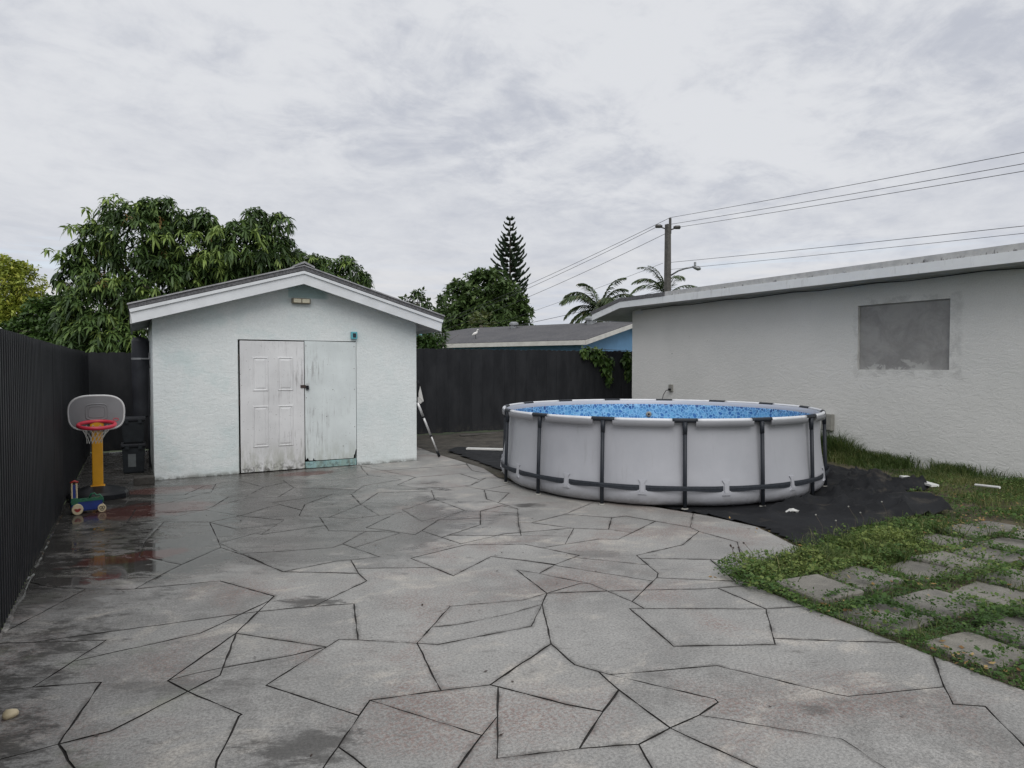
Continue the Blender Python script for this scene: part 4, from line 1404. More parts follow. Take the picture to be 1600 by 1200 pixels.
def arc_tube(r, z, a0, a1, rad, n=10, k=8, bm=None):
    return tube([pol(r, a0 + (a1 - a0) * i / n, z) for i in range(n + 1)], rad, k, bm)


def mesh_of(bm, name, m, smooth=True):
    bmesh.ops.recalc_face_normals(bm, faces=bm.faces)
    me = bpy.data.meshes.new(name)
    bm.to_mesh(me)
    bm.free()
    if smooth:
        me.polygons.foreach_set('use_smooth', [True] * len(me.polygons))
    me.materials.append(m)
    return me


RAILR = PR - 0.012
m_rail = mesh_of(arc_tube(RAILR, PH - 0.013, 0.15 * STEP, 0.85 * STEP, 0.022, 10, 12), 'top_rail', M['pool_rail'])
# hem of the liner wrapped under the rail
bm = bmesh.new()
N_ = 12
pr_ = [bm.verts.new(pol(RAILR + .030, STEP * (0.13 + .74 * i / N_), PH - .022)) for i in range(N_ + 1)]
pq_ = [bm.verts.new(pol(RAILR + .022, STEP * (0.13 + .74 * i / N_), PH - .085)) for i in range(N_ + 1)]
pi_ = [bm.verts.new(pol(RAILR + .012, STEP * (0.13 + .74 * i / N_), PH - .085)) for i in range(N_ + 1)]
for i in range(N_):
    bm.faces.new((pr_[i], pr_[i + 1], pq_[i + 1], pq_[i]))
    bm.faces.new((pq_[i], pq_[i + 1], pi_[i + 1], pi_[i]))
m_hem = mesh_of(bm, 'liner_hem', M['pool_vinyl'])
bm = arc_tube(RAILR, PH - 0.013, -0.15 * STEP, 0.15 * STEP, 0.026, 8, 12)
tube([pol(RAILR + .004, 0, PH - .03), pol(RAILR + .010, 0, PH - .10), pol(RAILR + .012, 0, PH - .17)], [0.029, 0.027, 0.025], 12, bm)
m_cap = mesh_of(bm, 'corner_joint', M['pool_leg'])
m_leg = mesh_of(tube([pol(RAILR + .014, 0, PH - .15), pol(RAILR + .032, 0, 0.30), pol(RAILR + .036, 0, 0.012)], 0.0225, 12), 'leg', M['pool_leg'])
m_foot = mesh_of(lathe([(0.042, 0.0), (0.042, 0.008), (0.03, 0.016)], 16, (RAILR + .036, 0)), 'foot', M['box_grey'])
# two webbing bands from one clip to the next, passing outside the leg
bm = bmesh.new()
ns = 24
rows = []
for i in range(ns + 1):
    t = -0.462 + 0.924 * i / ns
    r = PR + 0.068 - 0.041 * (abs(t) / 0.44) ** 1.1
    zc = 0.232 + 0.006 * math.cos(t * 7)
    sq = 1 - 0.18 * (1 - abs(t) / .44)
    row = [bm.verts.new(pol(r + dr, t * STEP, zc + dz * sq)) for dz, dr in ((-.033, 0), (-.003, .004), (0.0, -.002), (.003, .004), (.033, 0))]
    rows.append(row)
for a, b in zip(rows[:-1], rows[1:]):
    for j in range(4):
        bm.faces.new((a[j], b[j], b[j + 1], a[j + 1]))
m_strap = mesh_of(bm, 'strap', M['pool_strap'], False)
# H-shaped welded loop
bm = bmesh.new()
outl = [(-.048, -.080), (.048, -.080), (.022, -.050), (.022, .048), (.046, .085), (-.046, .085), (-.022, .048), (-.022, -.050)]
def wallr(z):
    return PR - 0.012 + float(np.interp(z, zs, rs_)) + 0.030 * math.exp(-((z - 0.22) / 0.30) ** 2) + 0.010


prism(outl, lambda s, z: pol(wallr(.235 + z) + .012, s / PR, 0.235 + z), lambda s, z: pol(wallr(.235 + z) - .004, s / PR, 0.235 + z), bm)
m_loop = mesh_of(bm, 'strap_loop', M['pool_vinyl'], False)
for k in range(PN):
    a = PA + k * STEP
    for nm, me_, da in (('top_rail', m_rail, 0), ('liner_hem', m_hem, 0), ('corner_joint', m_cap, 0), ('strap', m_strap, 0), ('strap_loop', m_loop, STEP / 2)):
        o = link(nm, me_, pool)
        o.rotation_euler = (0, 0, a + da)
    lg = link('leg', m_leg, pool)
    lg.rotation_euler = (0, 0, a)
    ft_ = link('foot', m_foot, lg)

# ------------------------------------------------------------------ weed fabric under and beside the pool
TARP = [(5.07, 3.74), (5.36, 4.52), (5.30, 5.05), (5.16, 5.62), (4.9, 6.3), (4.78, 7.4), (4.85, 9.0), (4.98, 10.4), (5.10, 11.5), (5.5, 11.9), (6.0, 11.2), (6.6, 10.4), (8.0, 10.1), (9.0, 9.0),
        (9.25, 7.6), (9.18, 6.4), (9.22, 5.55), (9.02, 4.95), (8.95, 4.72), (8.42, 4.80), (8.16, 4.30), (7.75, 3.86), (7.0, 3.94), (6.05, 3.92), (5.45, 3.66)]
step = 0.045
gx, gy = np.meshgrid(np.arange(4.7, 9.4, step), np.arange(3.5, 12.4, step))
ins_ = inside(gx, gy, TARP)
d = np.hypot(gx - PC[0], gy - PC[1])
ridge = 1 - np.abs(2 * vnoise(gx * .7 + gy * .75, gy * .5 - gx * .45, 2.2, 21) - 1)
ridge2 = 1 - np.abs(2 * vnoise(gx + .6 * gy, gy * 1.3 - .5 * gx, 3.1, 22) - 1)
out_d = np.clip((d - PR - .02) / .18, 0, 1)
right = np.clip((gx - 5.6) / 1.6, 0.15, 1)
z = 0.006 + out_d * (0.012 + right * (0.10 * ridge ** 6 + 0.085 * ridge2 ** 5) + (1 - right) * 0.014 * ridge2 ** 5)
# crumpled heap against the pool foot, and the fold of a second layer
heap = np.exp(-(((gx - 6.62) / .42) ** 2 + ((gy - 4.93) / .11) ** 2))
z += heap * (0.055 + 0.05 * vnoise(gx, gy, 9, 23)) * np.clip((d - PR + .0) / .05, 0, 1)
heap2 = np.exp(-(((gx - 8.15 + (gy - 5.6) * .5) / .35) ** 2 + ((gy - 5.6) / .55) ** 2))
z += heap2 * (0.10 * vnoise(gx, gy, 6, 24) + .05 * ridge2 ** 3) * np.clip((d - PR) / .2, 0, 1)
e_ = ins_.astype(float)
for _ in range(5):
    e_ = (e_ + np.roll(e_, 1, 0) + np.roll(e_, -1, 0) + np.roll(e_, 1, 1) + np.roll(e_, -1, 1)) / 5
z *= np.clip((e_ - .5) * 2.2, .12, 1)
idx = -np.ones(gx.shape, int)
sel = ins_
idx[sel] = np.arange(sel.sum())
V = np.stack([gx[sel], gy[sel], z[sel]], -1)
q = sel[:-1, :-1] & sel[1:, :-1] & sel[:-1, 1:] & sel[1:, 1:]
F = np.stack([idx[:-1, :-1][q], idx[:-1, 1:][q], idx[1:, 1:][q], idx[1:, :-1][q]], -1)
fab = fast_mesh('weed_fabric', V, F, M['tarp'], smooth=True)
tag(fab, 'wrinkled black weed fabric spread under and to the right of the pool', 'ground sheet')
# loose bits on and near it
tag(obj('white_strip', prism([(9.14, 5.30), (8.78, 4.68), (8.88, 4.64), (9.24, 5.25)], lambda x, y: (x, y, .06), lambda x, y: (x, y, .085)), M['white_pvc']), 'white flat strip lying at the far right corner of the black fabric', 'strip')
tag(obj('white_stick', tube([(9.42, 4.48, .06), (9.33, 4.16, .085)], 0.016, 8), M['white_pvc']), 'short pale stick lying in the grass by the house wall', 'stick')
bm = bmesh.new()
r_ = random.Random(3)
bmesh.ops.create_icosphere(bm, subdivisions=2, radius=0.07)
for v in bm.verts:
    v.co = Vector((v.co.x * 1.2 + 6.14, v.co.y * .7 + 4.70, abs(v.co.z) * .35 + .02)) + Vector((r_.uniform(-1, 1), r_.uniform(-1, 1), r_.uniform(-.3, 1))) * .022
tag(obj('paper_scrap', bm, M['pale_plastic']), 'crumpled white scrap on the black fabric in front of the pool', 'litter')
bm = bx((-.42, -.06, 0), (.50, .06, .03), .004)
o = tag(obj('white_board', bm, M['white_pvc']), 'long white board lying on black fabric left of the pool', 'board')
o.location = (5.72, 10.95, .03)
o.rotation_euler = (0, 0, R(-42))
bm = bx((-.5, -.05, 0), (.5, .05, .02), .004)
o = tag(obj('grey_plank', bm, M['pole_concrete']), 'thin weathered plank at the foot of the black back fence', 'plank')
o.location = (7.0, 13.9, -.02)
o.rotation_euler = (0, 0, R(4))

# ------------------------------------------------------------------ toy basketball hoop
hoop = empty('basketball_hoop', (-0.395, 9.42, 0), R(2))
hoop.scale = (.84, .9, 1)
tag(hoop, 'toddler basketball hoop with yellow post, grey backboard and red rim', 'basketball hoop')
bm = bmesh.new()
base = [(-.38, -.02), (-.34, -.16), (-.20, -.24), (.20, -.24), (.34, -.16), (.38, -.02), (.36, .16), (.22, .26), (-.22, .26), (-.36, .16)]
lv = [(1.0, 0.004), (1.01, 0.055), (0.94, 0.085), (0.45, 0.140), (0.28, 0.152)]
rg = [[bm.verts.new((x * s, y * s, z)) for x, y in base] for s, z in lv]
for a, b in zip(rg[:-1], rg[1:]):
    for j in range(10):
        bm.faces.new((a[j], a[(j + 1) % 10], b[(j + 1) % 10], b[j]))
bm.faces.new(rg[0][::-1])
bm.faces.new(rg[-1])
smooth_angle(obj('base', bm, M['black_plastic'], hoop, local=True), 28)
ps = obj('post', bx((-.068, -.045, .13), (.068, .045, 1.05), .014), M['hoop_yellow'], hoop, local=True)
obj('collar', bx((-.092, -.065, .128), (.092, .065, .158), .012), M['hoop_yellow'], ps, local=True)
obj('post_groove', bx((-.030, -.0475, .17), (.030, -.0453, 1.0), .0009), M['hoop_yellow'], ps, local=True)


def bb_outline(w, h, n=48):
    pts = []
    for i in range(n):
        a = 2 * math.pi * i / n
        c, s = math.cos(a), math.sin(a)
        e = 0.62 if s > 0 else 0.46
        x = w * math.copysign(abs(c) ** e, c)
        y = h * math.copysign(abs(s) ** (0.75 if s > 0 else .5), s)
        if s < 0:
            x *= 1 - 0.10 * abs(s)
        pts.append((x, y))
    return pts


BZ = 1.035
bb = obj('backboard', prism(bb_outline(.335, .20), lambda x, z: (x, -.085, BZ + z), lambda x, z: (x, -.045, BZ + z)), M['hoop_grey'], hoop, local=True)
path = [(x, -.075, BZ + z) for x, z in bb_outline(.338, .203)]
obj('board_edge', tube(path, 0.0135, 8, closed=True), M['hoop_edge'], bb, local=True, smooth=True)
for w, h, rr in ((.132, .092, .0065), (.100, .066, .005)):
    p = []
    for i in range(40):
        a = 2 * math.pi * i / 40
        c, s = math.cos(a), math.sin(a)
        p.append((w * math.copysign(abs(c) ** .45, c), -.086, BZ + .012 + h * math.copysign(abs(s) ** .45, s)))
    obj('target_frame', tube(p, rr, 6, closed=True), M['hoop_grey'], bb, local=True, smooth=True)
p = [(.232 + .034 * math.cos(a), -.0865, BZ - .088 + .016 * math.sin(a)) for a in np.linspace(0, 2 * math.pi, 24, endpoint=False)]
obj('emblem', tube(p, 0.0035, 5, closed=True), M['hoop_red'], bb, local=True)
RZ = .905
rim = obj('rim', tube([(.222 * math.cos(a), -.305 + .200 * math.sin(a), RZ - .028 * math.sin(-a)) for a in np.linspace(0, 2 * math.pi, 40, endpoint=False)], 0.023, 10, closed=True), M['hoop_red'], hoop, local=True, smooth=True)
obj('rim_bracket', bx((-.085, -.125, RZ - .05), (.085, -.0855, RZ + .045), .01), M['hoop_yellow'], rim, local=True)
bm = bmesh.new()
ns = 14
lev = [(0.0, 1.0), (.05, .78), (.10, .58), (.15, .48), (.20, .43)]
for s in range(ns):
    for dirn in (1, -1):
        path = []
        for i, (dz, f) in enumerate(lev):
            a = 2 * math.pi * (s + dirn * i * .5) / ns
            path.append((.205 * f * math.cos(a) - .035 * (i / 4), -.305 + .18 * f * math.sin(a), RZ - .012 - dz))
        tube(path, 0.0024, 4, bm)
tag(obj('net', bm, M['net_white'], hoop, local=True), kind='stuff')

# ------------------------------------------------------------------ toy push cart
cart = empty('push_cart', (-0.455, 8.53, 0), R(10))
cart.scale = (.82, .86, .90)
tag(cart, 'small blue toy push cart with cream wheels beside the fence', 'toy cart')
bdy = obj('body', bx((-.19, -.055, .035), (.165, .085, .165), .015), M['toy_blue'], cart, local=True)
bm = bmesh.new()
zig = [(-.20, .150)]
for i in range(13):
    zig.append((-.19 + i * .029, .165 + (.022 if i % 2 else .004)))
zig += [(.18, .150)]
prism(zig, lambda x, z: (x, -.062, z), lambda x, z: (x, -.045, z), bm)
obj('toothed_edge', bm, M['toy_green'], bdy, local=True)
obj('green_deck', bx((-.185, -.020, .166), (.16, .07, .172), .002), M['toy_green'], bdy, local=True)
bm = tube([(.02, .0, .18), (.04, -.01, .225), (.075, -.02, .232), (.10, -.02, .20), (.13, -.03, .215), (.165, -.03, .17), (.17, -.05, .12)], .011, 8)
obj('green_hook', bm, M['toy_green'], bdy, local=True, smooth=True)


def wheel(x, y, r, side=-1):
    bm = bmesh.new()
    prf = [(r * .3, 0), (r * .92, .0), (r, .008), (r, .024), (r * .92, .032), (r * .3, .032)]
    lathe(prf, 28, (0, 0), bm)
    o = obj('wheel', bm, M['toy_cream'], cart, local=True)
    smooth_angle(o, 35)
    o.rotation_euler = (R(90), 0, 0)
    o.location = (x, y, r)
    return o


w1 = wheel(-.125, -.058, .066)
w2 = wheel(.150, -.052, .050)
wheel(-.125, .125, .066)
wheel(.150, .125, .050)
# painted faces: a dark red mouth on one, two round eyes on the other
mouth = [(-.042, .010), (-.02, .018), (0, .010), (.02, .018), (.042, .010), (.02, -.020), (0, -.026), (-.02, -.020)]
obj('mouth_mark', prism(mouth, lambda x, y: (x, y - .004, .0325), lambda x, y: (x, y - .004, .0345)), M['toy_red'], w1, local=True)
obj('mouth_line', bx((-.034, -.004, .0347), (.034, .001, .0355)), M['black_plastic'], w1, local=True)
for ex in (-.014, .016):
    obj('eye_mark', tube([(ex + .013 * math.cos(a), .008 + .017 * math.sin(a), .034) for a in np.linspace(0, 2 * math.pi, 16, endpoint=False)], .0035, 5, closed=True), M['black_plastic'], w2, local=True)
obj('smile_mark', tube([(-.02, -.018, .034), (0, -.027, .034), (.022, -.018, .034)], .0035, 5), M['black_plastic'], w2, local=True)
hd = obj('handle', tube([(-.178, -.045, .13), (-.180, -.045, .38), (-.180, -.045, .40)], [.011, .011, .006], 8), M['toy_cream'], cart, local=True)
obj('handle_bar', tube([(-.125, -.045, .13), (-.128, -.045, .38)], .011, 8), M['toy_cream'], hd, local=True)
obj('handle_panel', bx((-.170, -.052, .20), (-.138, -.040, .36), .004), M['toy_blue'], hd, local=True)
obj('handle_foot', bx((-.192, -.060, .12), (-.112, -.034, .20), .006), M['toy_green'], hd, local=True)
obj('grip', tube([(-.195, -.045, .385), (-.150, -.045, .402), (-.110, -.045, .385)], .014, 8), M['toy_red'], hd, local=True, smooth=True)

# ------------------------------------------------------------------ narrow alley left of the shed
tank = empty('storage_cylinder', (0.095, 12.05, 0.78))
tag(tank, 'dark grey upright cylinder strapped to the shed side wall', 'cylinder')
obj('drum', lathe([(.10, .78), (.125, .80), (.125, 1.98), (.11, 2.02), (.03, 2.05)], 28, (0.095, 12.05)), M['tank_grey'], tank, smooth=False)
obj('strap', lathe([(.128, 1.69), (.130, 1.69), (.130, 1.72), (.128, 1.72)], 28, (0.095, 12.05), cap=False), M['pole_metal'], tank)
obj('bracket', tube([(0.10, 11.92, 1.705), (0.21, 11.86, 1.705), (0.215, 11.86, 1.80), (0.225, 11.86, 1.56)], .010, 6), M['pole_metal'], tank)
obj('pipe', tube([(0.2, 11.98, 1.6), (0.2, 11.98, 0.3), (0.2, 11.98, 0.0)], .014, 8), M['tank_grey'], tank)


def tote(z0, h, w, label, lab=False):
    t = empty('storage_tub', (-0.02, 11.45, z0))
    t.scale = (.84, .9, 1)
    tag(t, label, 'tub', 'dark tubs stacked in the alley')
    bm = bmesh.new()
    a = [(-w * .86, -.15), (w * .86, -.15), (w * .86, .15), (-w * .86, .15)]
    lo_ = [bm.verts.new((x, y, .003)) for x, y in a]
    hi_ = [bm.verts.new((x * 1.12, y * 1.12, h - .05)) for x, y in a]
    for j in range(4):
        bm.faces.new((lo_[j], lo_[(j + 1) % 4], hi_[(j + 1) % 4], hi_[j]))
    bm.faces.new(lo_[::-1])
    bm.faces.new(hi_)
    bmesh.ops.bevel(bm, geom=bm.edges[:], offset=.018, segments=2, affect='EDGES')
    obj('body', bm, M['crate_dark'], t, local=True)
    obj('lid', bx((-w * 1.06, -.19, h - .05), (w * 1.06, .19, h - .003), .014), M['tank_grey'], t, local=True)
    for s in (-1, 1):
        obj('lid_clip', bx((s * w * .55 - .03, -.203, h - .085), (s * w * .55 + .03, -.1905, h - .02), .004), M['crate_dark'], t, local=True)
    if lab:
        obj('paper_label', prism([(-.085, .10), (.035, .10), (.035, .29), (-.085, .29)], lambda x, z: (x, -.15 * (1 + .12 * z / .395) - .001, z), lambda x, z: (x, -.15 * (1 + .12 * z / .395) - .004, z)), M['crate_label'], t, local=True)
    return t


tote(0.0, 0.445, .185, 'lower dark storage tub with a pale paper label, standing on the ground', True)
tote(0.447, 0.385, .185, 'upper dark storage tub resting on the labelled tub')
blk = bx((-.02, 10.16, 0), (.225, 10.34, .10), .01)
for v in blk.verts:
    v.co += Vector((random.uniform(-1, 1), random.uniform(-1, 1), random.uniform(-1, 1))) * .004
tag(obj('masonry_block', blk, M['brick_dark']), 'dark dirty masonry block at the left front corner of the shed', 'block')

# ------------------------------------------------------------------ pool skimmer leaning on the shed
foot_, top_ = Vector((4.60, 10.66, 0.02)), Vector((4.170, 10.547, 0.941))
sk = empty('pool_skimmer', foot_)
tag(sk, 'telescopic pool skimmer leaning on the right corner of the shed', 'pool skimmer')
for a, b, r in ((0.10, 0.40, .015), (0.415, 0.76, .019), (0.775, 1.03, .022)):
    obj('pole', tube([foot_.lerp(top_, a), foot_.lerp(top_, b)], r, 10), M['alu'], sk, smooth=True)
for a, b, r in ((0.0, 0.105, .024), (0.395, 0.42, .024), (0.755, 0.78, .027)):
    obj('collar', tube([foot_.lerp(top_, a), foot_.lerp(top_, b)], r, 10), M['black_plastic'], sk, smooth=True)
hp_ = [Vector(p) for p in ((4.150, 10.524, 1.072), (4.150, 10.515, 1.148), (4.160, 10.490, 1.224), (4.150, 10.461, 1.289), (4.140, 10.482, 1.353))]
obj('head_frame', tube(hp_, .016, 8), M['black_plastic'], sk, smooth=True)
net = [(4.220, 10.589, 1.247), (4.300, 10.631, 0.987), (4.270, 10.629, 0.972), (4.240, 10.616, 0.946), (4.170, 10.573, 0.983), (4.160, 10.550, 1.092)]
bm = bmesh.new()
a = [bm.verts.new(p) for p in net]
b = [bm.verts.new((p[0] + .012, p[1] + .02, p[2])) for p in net]
bm.faces.new(a)
bm.faces.new(b[::-1])
for i in range(6):
    bm.faces.new((a[i], b[i], b[(i + 1) % 6], a[(i + 1) % 6]))
obj('net_bag', bm, M['mesh_white'], sk)

# small stone near the fence
bm = bmesh.new()
bmesh.ops.create_icosphere(bm, subdivisions=2, radius=.03)
for v in bm.verts:
    v.co = Vector((v.co.x * 1.1 - .51, v.co.y + 3.72, v.co.z * .7 + .016)) + Vector((random.uniform(-1, 1), random.uniform(-1, 1), random.uniform(-1, 1))) * .003
tag(obj('pale_stone', bm, M['toy_cream'], smooth=True), 'small pale stone on the concrete near the left fence', 'stone')

# ------------------------------------------------------------------ vegetation builders
def whorls(C, A, k, L, W, tint, spread=(55, 115), droop=(0.2, 0.6), fine=False):
    """k leaves round each axis A at each point C"""
    n = len(C)
    A = unit(A)
    h = np.where(np.abs(A[:, 2:3]) < .9, np.array([[0, 0, 1.0]]), np.array([[1.0, 0, 0]]))
    U = unit(np.cross(A, h))
    Wv = np.cross(A, U)
    ph = rng.uniform(0, 6.28, (n, 1)) + np.arange(k)[None] * 2.399 + rng.normal(0, .2, (n, k))
    el = np.radians(rng.uniform(*spread, (n, k)))
    D = A[:, None] * np.cos(el)[..., None] + (U[:, None] * np.cos(ph)[..., None] + Wv[:, None] * np.sin(ph)[..., None]) * np.sin(el)[..., None]
    back = rng.uniform(0, .10, (n, k))
    P = C[:, None] - A[:, None] * back[..., None]
    LL = np.broadcast_to(np.asarray(L)[..., None] if np.ndim(L) else L, (n, k)) * rng.uniform(.75, 1.2, (n, k))
    WW = LL * W
    t = np.clip(np.asarray(tint)[:, None] + rng.normal(0, .07, (n, k)), 0, 1)
    return leaves(P.reshape(-1, 3), D.reshape(-1, 3), LL.ravel(), WW.ravel(), rng.uniform(*droop, n * k), t.ravel(), fine=fine)


def lobe_points(lobes, n, shell=0.55, low=-0.75):
    """points in a set of ellipsoid lobes (centre, radii), biased to their skin; also outward directions"""
    vol = np.array([l[1] ** 2 if np.ndim(l[1]) == 0 else (l[1][0] * l[1][1] * l[1][2]) ** (2 / 3) for l in lobes])
    pick = rng.choice(len(lobes), n, p=vol / vol.sum())
    Cn = np.array([l[0] for l in lobes])[pick]
    Rr = np.array([np.broadcast_to(l[1], 3) for l in lobes])[pick]
    d = rand_dirs(n)
    d[:, 2] = np.where(d[:, 2] < low, -d[:, 2], d[:, 2])
    r = shell + (1 - shell) * rng.random(n) ** .6
    r *= rng.uniform(.86, 1.12, n)
    return Cn + d * Rr * r[:, None], d, pick


def branchwork(root, name_trunk, base, height, rad, ends, m=None, seed=0):
    """tapered trunk, with limbs to the lobes as one mesh"""
    r = random.Random(seed)
    base = Vector(base)
    bm = bmesh.new()
    fork = base + Vector((r.uniform(-.15, .15), r.uniform(-.15, .15), height))
    tube([base, base.lerp(fork, .5) + Vector((r.uniform(-.08, .08), r.uniform(-.08, .08), 0)), fork], [rad, rad * .85, rad * .7], 10, bm)
    obj(name_trunk, bm, m or M['bark'], root, smooth=True)
    for e in ends:
        e = Vector(e)
        bm = bmesh.new()
        midp = fork.lerp(e, .5) + Vector((r.uniform(-.3, .3), r.uniform(-.3, .3), r.uniform(.0, .35)))
        tube([fork - Vector((0, 0, .1)), midp, e], [rad * .5, rad * .3, rad * .10], 7, bm)
        for _ in range(4):
            q = midp.lerp(e, r.uniform(.1, .9))
            tube([q, q + Vector((r.uniform(-1, 1), r.uniform(-1, 1), r.uniform(-.2, .9))) * .6], [rad * .12, rad * .04], 5, bm)
        obj('limb', bm, m or M['bark'], root, smooth=True)


def crown(root, parts, m, name='crown'):
    V, F, T = join(parts)
    o = fast_mesh(name, V, F, m, T, root)
    o['kind'] = 'stuff'
    return o


# ------------------------------------------------------------------ mango tree behind the shed
ml = [((0.080, 18.227, 4.531), .95), ((-0.719, 18.220, 4.501), .42), ((-1.015, 18.359, 3.598), .55), ((-0.539, 17.840, 3.003), .85), ((1.285, 18.225, 4.295), 1.05), ((2.421, 17.349, 4.263), .95),
      ((3.039, 17.226, 4.217), .72), ((0.630, 17.872, 3.210), 1.1), ((-0.724, 17.453, 2.041), .85), ((1.957, 18.503, 3.332), 1.3), ((-0.169, 17.251, 1.972), .65), ((3.453, 17.661, 3.577), .9),
      ((0.357, 18.209, 5.283), .36), ((0.757, 17.984, 5.344), .34), ((-0.433, 18.308, 5.139), .30), ((1.579, 17.854, 5.119), .33), ((2.609, 17.270, 5.119), .36), ((3.169, 17.065, 5.094), .30), ((-1.129, 18.325, 4.115), .30),
      ((-1.202, 17.974, 2.624), .45), ((4.681, 16.743, 3.877), .52), ((4.240, 17.226, 3.937), .45), ((5.030, 16.540, 3.748), .25), ((3.885, 17.429, 3.986), .6)]
mango = empty('mango_tree', (1.6, 17.0, -.05))
tag(mango, 'large dark mango tree with drooping leaves rising behind the shed', 'tree')
branchwork(mango, 'trunk', (1.6, 17.0, -.05), 1.5, .20, [l[0] for l in ml[:12]] + [ml[20][0], ml[21][0]], seed=2)
C, Dn, pk = lobe_points(ml, 2800, .62)
A = unit(Dn + np.array([0, 0, .75]) + rng.normal(0, .3, Dn.shape))
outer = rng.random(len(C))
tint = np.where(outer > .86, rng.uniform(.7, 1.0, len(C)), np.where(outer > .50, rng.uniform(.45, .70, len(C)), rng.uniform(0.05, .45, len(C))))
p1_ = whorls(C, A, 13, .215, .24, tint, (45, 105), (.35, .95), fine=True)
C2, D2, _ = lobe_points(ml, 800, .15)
p2_ = whorls(C2, unit(D2 + np.array([0, 0, .4])), 7, .26, .2, rng.uniform(0, .3, len(C2)))  # inner leaves tinted darker, shade inside the crown put into the colour
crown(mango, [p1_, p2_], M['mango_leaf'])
# pale young shoots on the side towards the yard
shoots = [(1.222, 16.887, 4.507), (1.421, 16.763, 4.171), (1.763, 16.566, 4.069), (-1.079, 18.088, 4.778), (-0.894, 18.104, 4.975), (-0.448, 17.607, 4.527), (-1.404, 18.252, 4.154), (0.559, 17.151, 4.590), (-0.384, 18.060, 5.463), (1.768, 16.931, 4.773), (2.581, 16.462, 4.565), (0.222, 17.069, 3.218)]
C = np.concatenate([np.array(shoots) + rng.normal(0, .10, (len(shoots), 3)) for _ in range(3)])
crown(mango, [whorls(C, rng.normal(0, .3, C.shape) + [0, -.2, 1], 13, .23, .22, rng.uniform(.80, 1, len(C)), (40, 100), (.4, 1.0), fine=True)], M['mango_leaf'], 'young_shoots')
# reddish-brown old flower stalks
C, D_, _ = lobe_points(ml[:7], 46, .8)
crown(mango, [whorls(C, unit(D_ + [0, 0, .4]), 8, .17, .12, rng.uniform(0, .3, len(C)))], M['dry_leaf'], 'flower_stalks')


def broadleaf(name, label, base, th, trad, lobes, n, L, W, m, k=7, group=None, shell=.6, tl=(.1, .95), limbs=6, cat='tree', seed=0, fill=.35):
    t = empty(name, base)
    tag(t, label, cat, group)
    branchwork(t, 'trunk', base, th, trad, [l[0] for l in lobes[:limbs]], seed=seed)
    C, Dn, pk = lobe_points(lobes, n, shell)
    tint = np.clip(rng.beta(2, 2.6, n) * (tl[1] - tl[0]) + tl[0], 0, 1)
    A = unit(Dn + np.array([0, 0, .5]) + rng.normal(0, .45, Dn.shape))
    ps = [whorls(C, A, k, L, W, tint, (30, 100), (.05, .4))]
    nf = int(n * fill)
    if nf:
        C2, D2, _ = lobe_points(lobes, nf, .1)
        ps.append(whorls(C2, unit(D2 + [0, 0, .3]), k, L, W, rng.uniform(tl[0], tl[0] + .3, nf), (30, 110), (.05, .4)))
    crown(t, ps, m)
    return t


broadleaf('yellow_green_tree', 'yellow green tree at the far left beyond the ribbed fence', (-3.168, 23.643, -0.090), 1.6, .16,
          [((-2.892, 23.574, 3.810), .85), ((-3.766, 24.526, 3.670), 1.2), ((-2.557, 23.130, 3.064), .65), ((-3.079, 23.184, 2.691), .9), ((-4.255, 24.319, 2.897), 1.3), ((-2.806, 23.540, 4.266), .35), ((-3.362, 23.856, 4.266), .55)],
          2600, .13, .42, M['yellow_leaf'], tl=(.15, 1.0), seed=3)
broadleaf('hedge_tree', 'mid green leafy bush between the yellow tree and the mango tree', (-1.716, 19.944, -0.090), 1.2, .10,
          [((-1.833, 20.061, 2.726), .6), ((-1.535, 19.531, 2.238), .65), ((-2.083, 20.534, 2.262), .7), ((-1.678, 20.331, 3.102), .3), ((-1.219, 18.656, 2.065), .45), ((-2.366, 20.689, 2.101), .7), ((-1.526, 20.480, 3.283), .2)],
          1300, .16, .45, M['hedge_leaf'], tl=(.05, .8), seed=4, cat='bush')
broadleaf('round_tree', 'big round dark green tree behind the grey neighbour roof', (29.494, 56.902, -0.090), 3.5, .45,
          [((29.574, 57.043, 8.121), 2.9), ((27.528, 58.176, 7.198), 2.5), ((31.436, 55.960, 7.321), 2.2), ((28.289, 56.542, 5.597), 3.0), ((31.185, 54.896, 5.597), 2.0), ((26.336, 57.642, 5.294), 2.0), ((30.130, 56.777, 9.658), 1.1), ((28.635, 57.632, 9.843), .6), ((27.020, 58.528, 9.166), .6),
           ((31.832, 54.562, 6.626), 1.2), ((29.382, 54.739, 4.639), 2.6), ((26.120, 58.936, 5.968), 1.0)],
          1500, .62, .38, M['round_leaf'], tl=(.05, .85), seed=5, fill=.5)
broadleaf('small_tree', 'small dark leaved tree top just behind the right slope of the shed roof', (8.195, 20.637, -0.090), 2.3, .07,
          [((8.233, 20.703, 3.736), .36), ((7.955, 20.856, 3.567), .25), ((8.468, 20.560, 3.419), .3), ((8.317, 20.636, 3.101), .5), ((8.721, 20.406, 3.101), .35), ((8.237, 20.709, 3.989), .16), ((7.774, 20.964, 3.736), .16), ((8.605, 20.458, 2.678), .5)],
          150, .24, .34, M['round_leaf'], tl=(.0, .6), seed=6, fill=.2)
broadleaf('fence_shrub', 'dark leafy shrub poking over the black back fence beside the shed', (6.497, 15.623, -0.090), 1.4, .05,
          [((6.455, 15.680, 2.165), .24), ((6.694, 15.544, 2.133), .22), ((6.272, 15.782, 2.101), .25), ((6.550, 15.618, 1.907), .35)], 110, .15, .42, M['hedge_leaf'], tl=(0, .6), seed=7, cat='shrub')

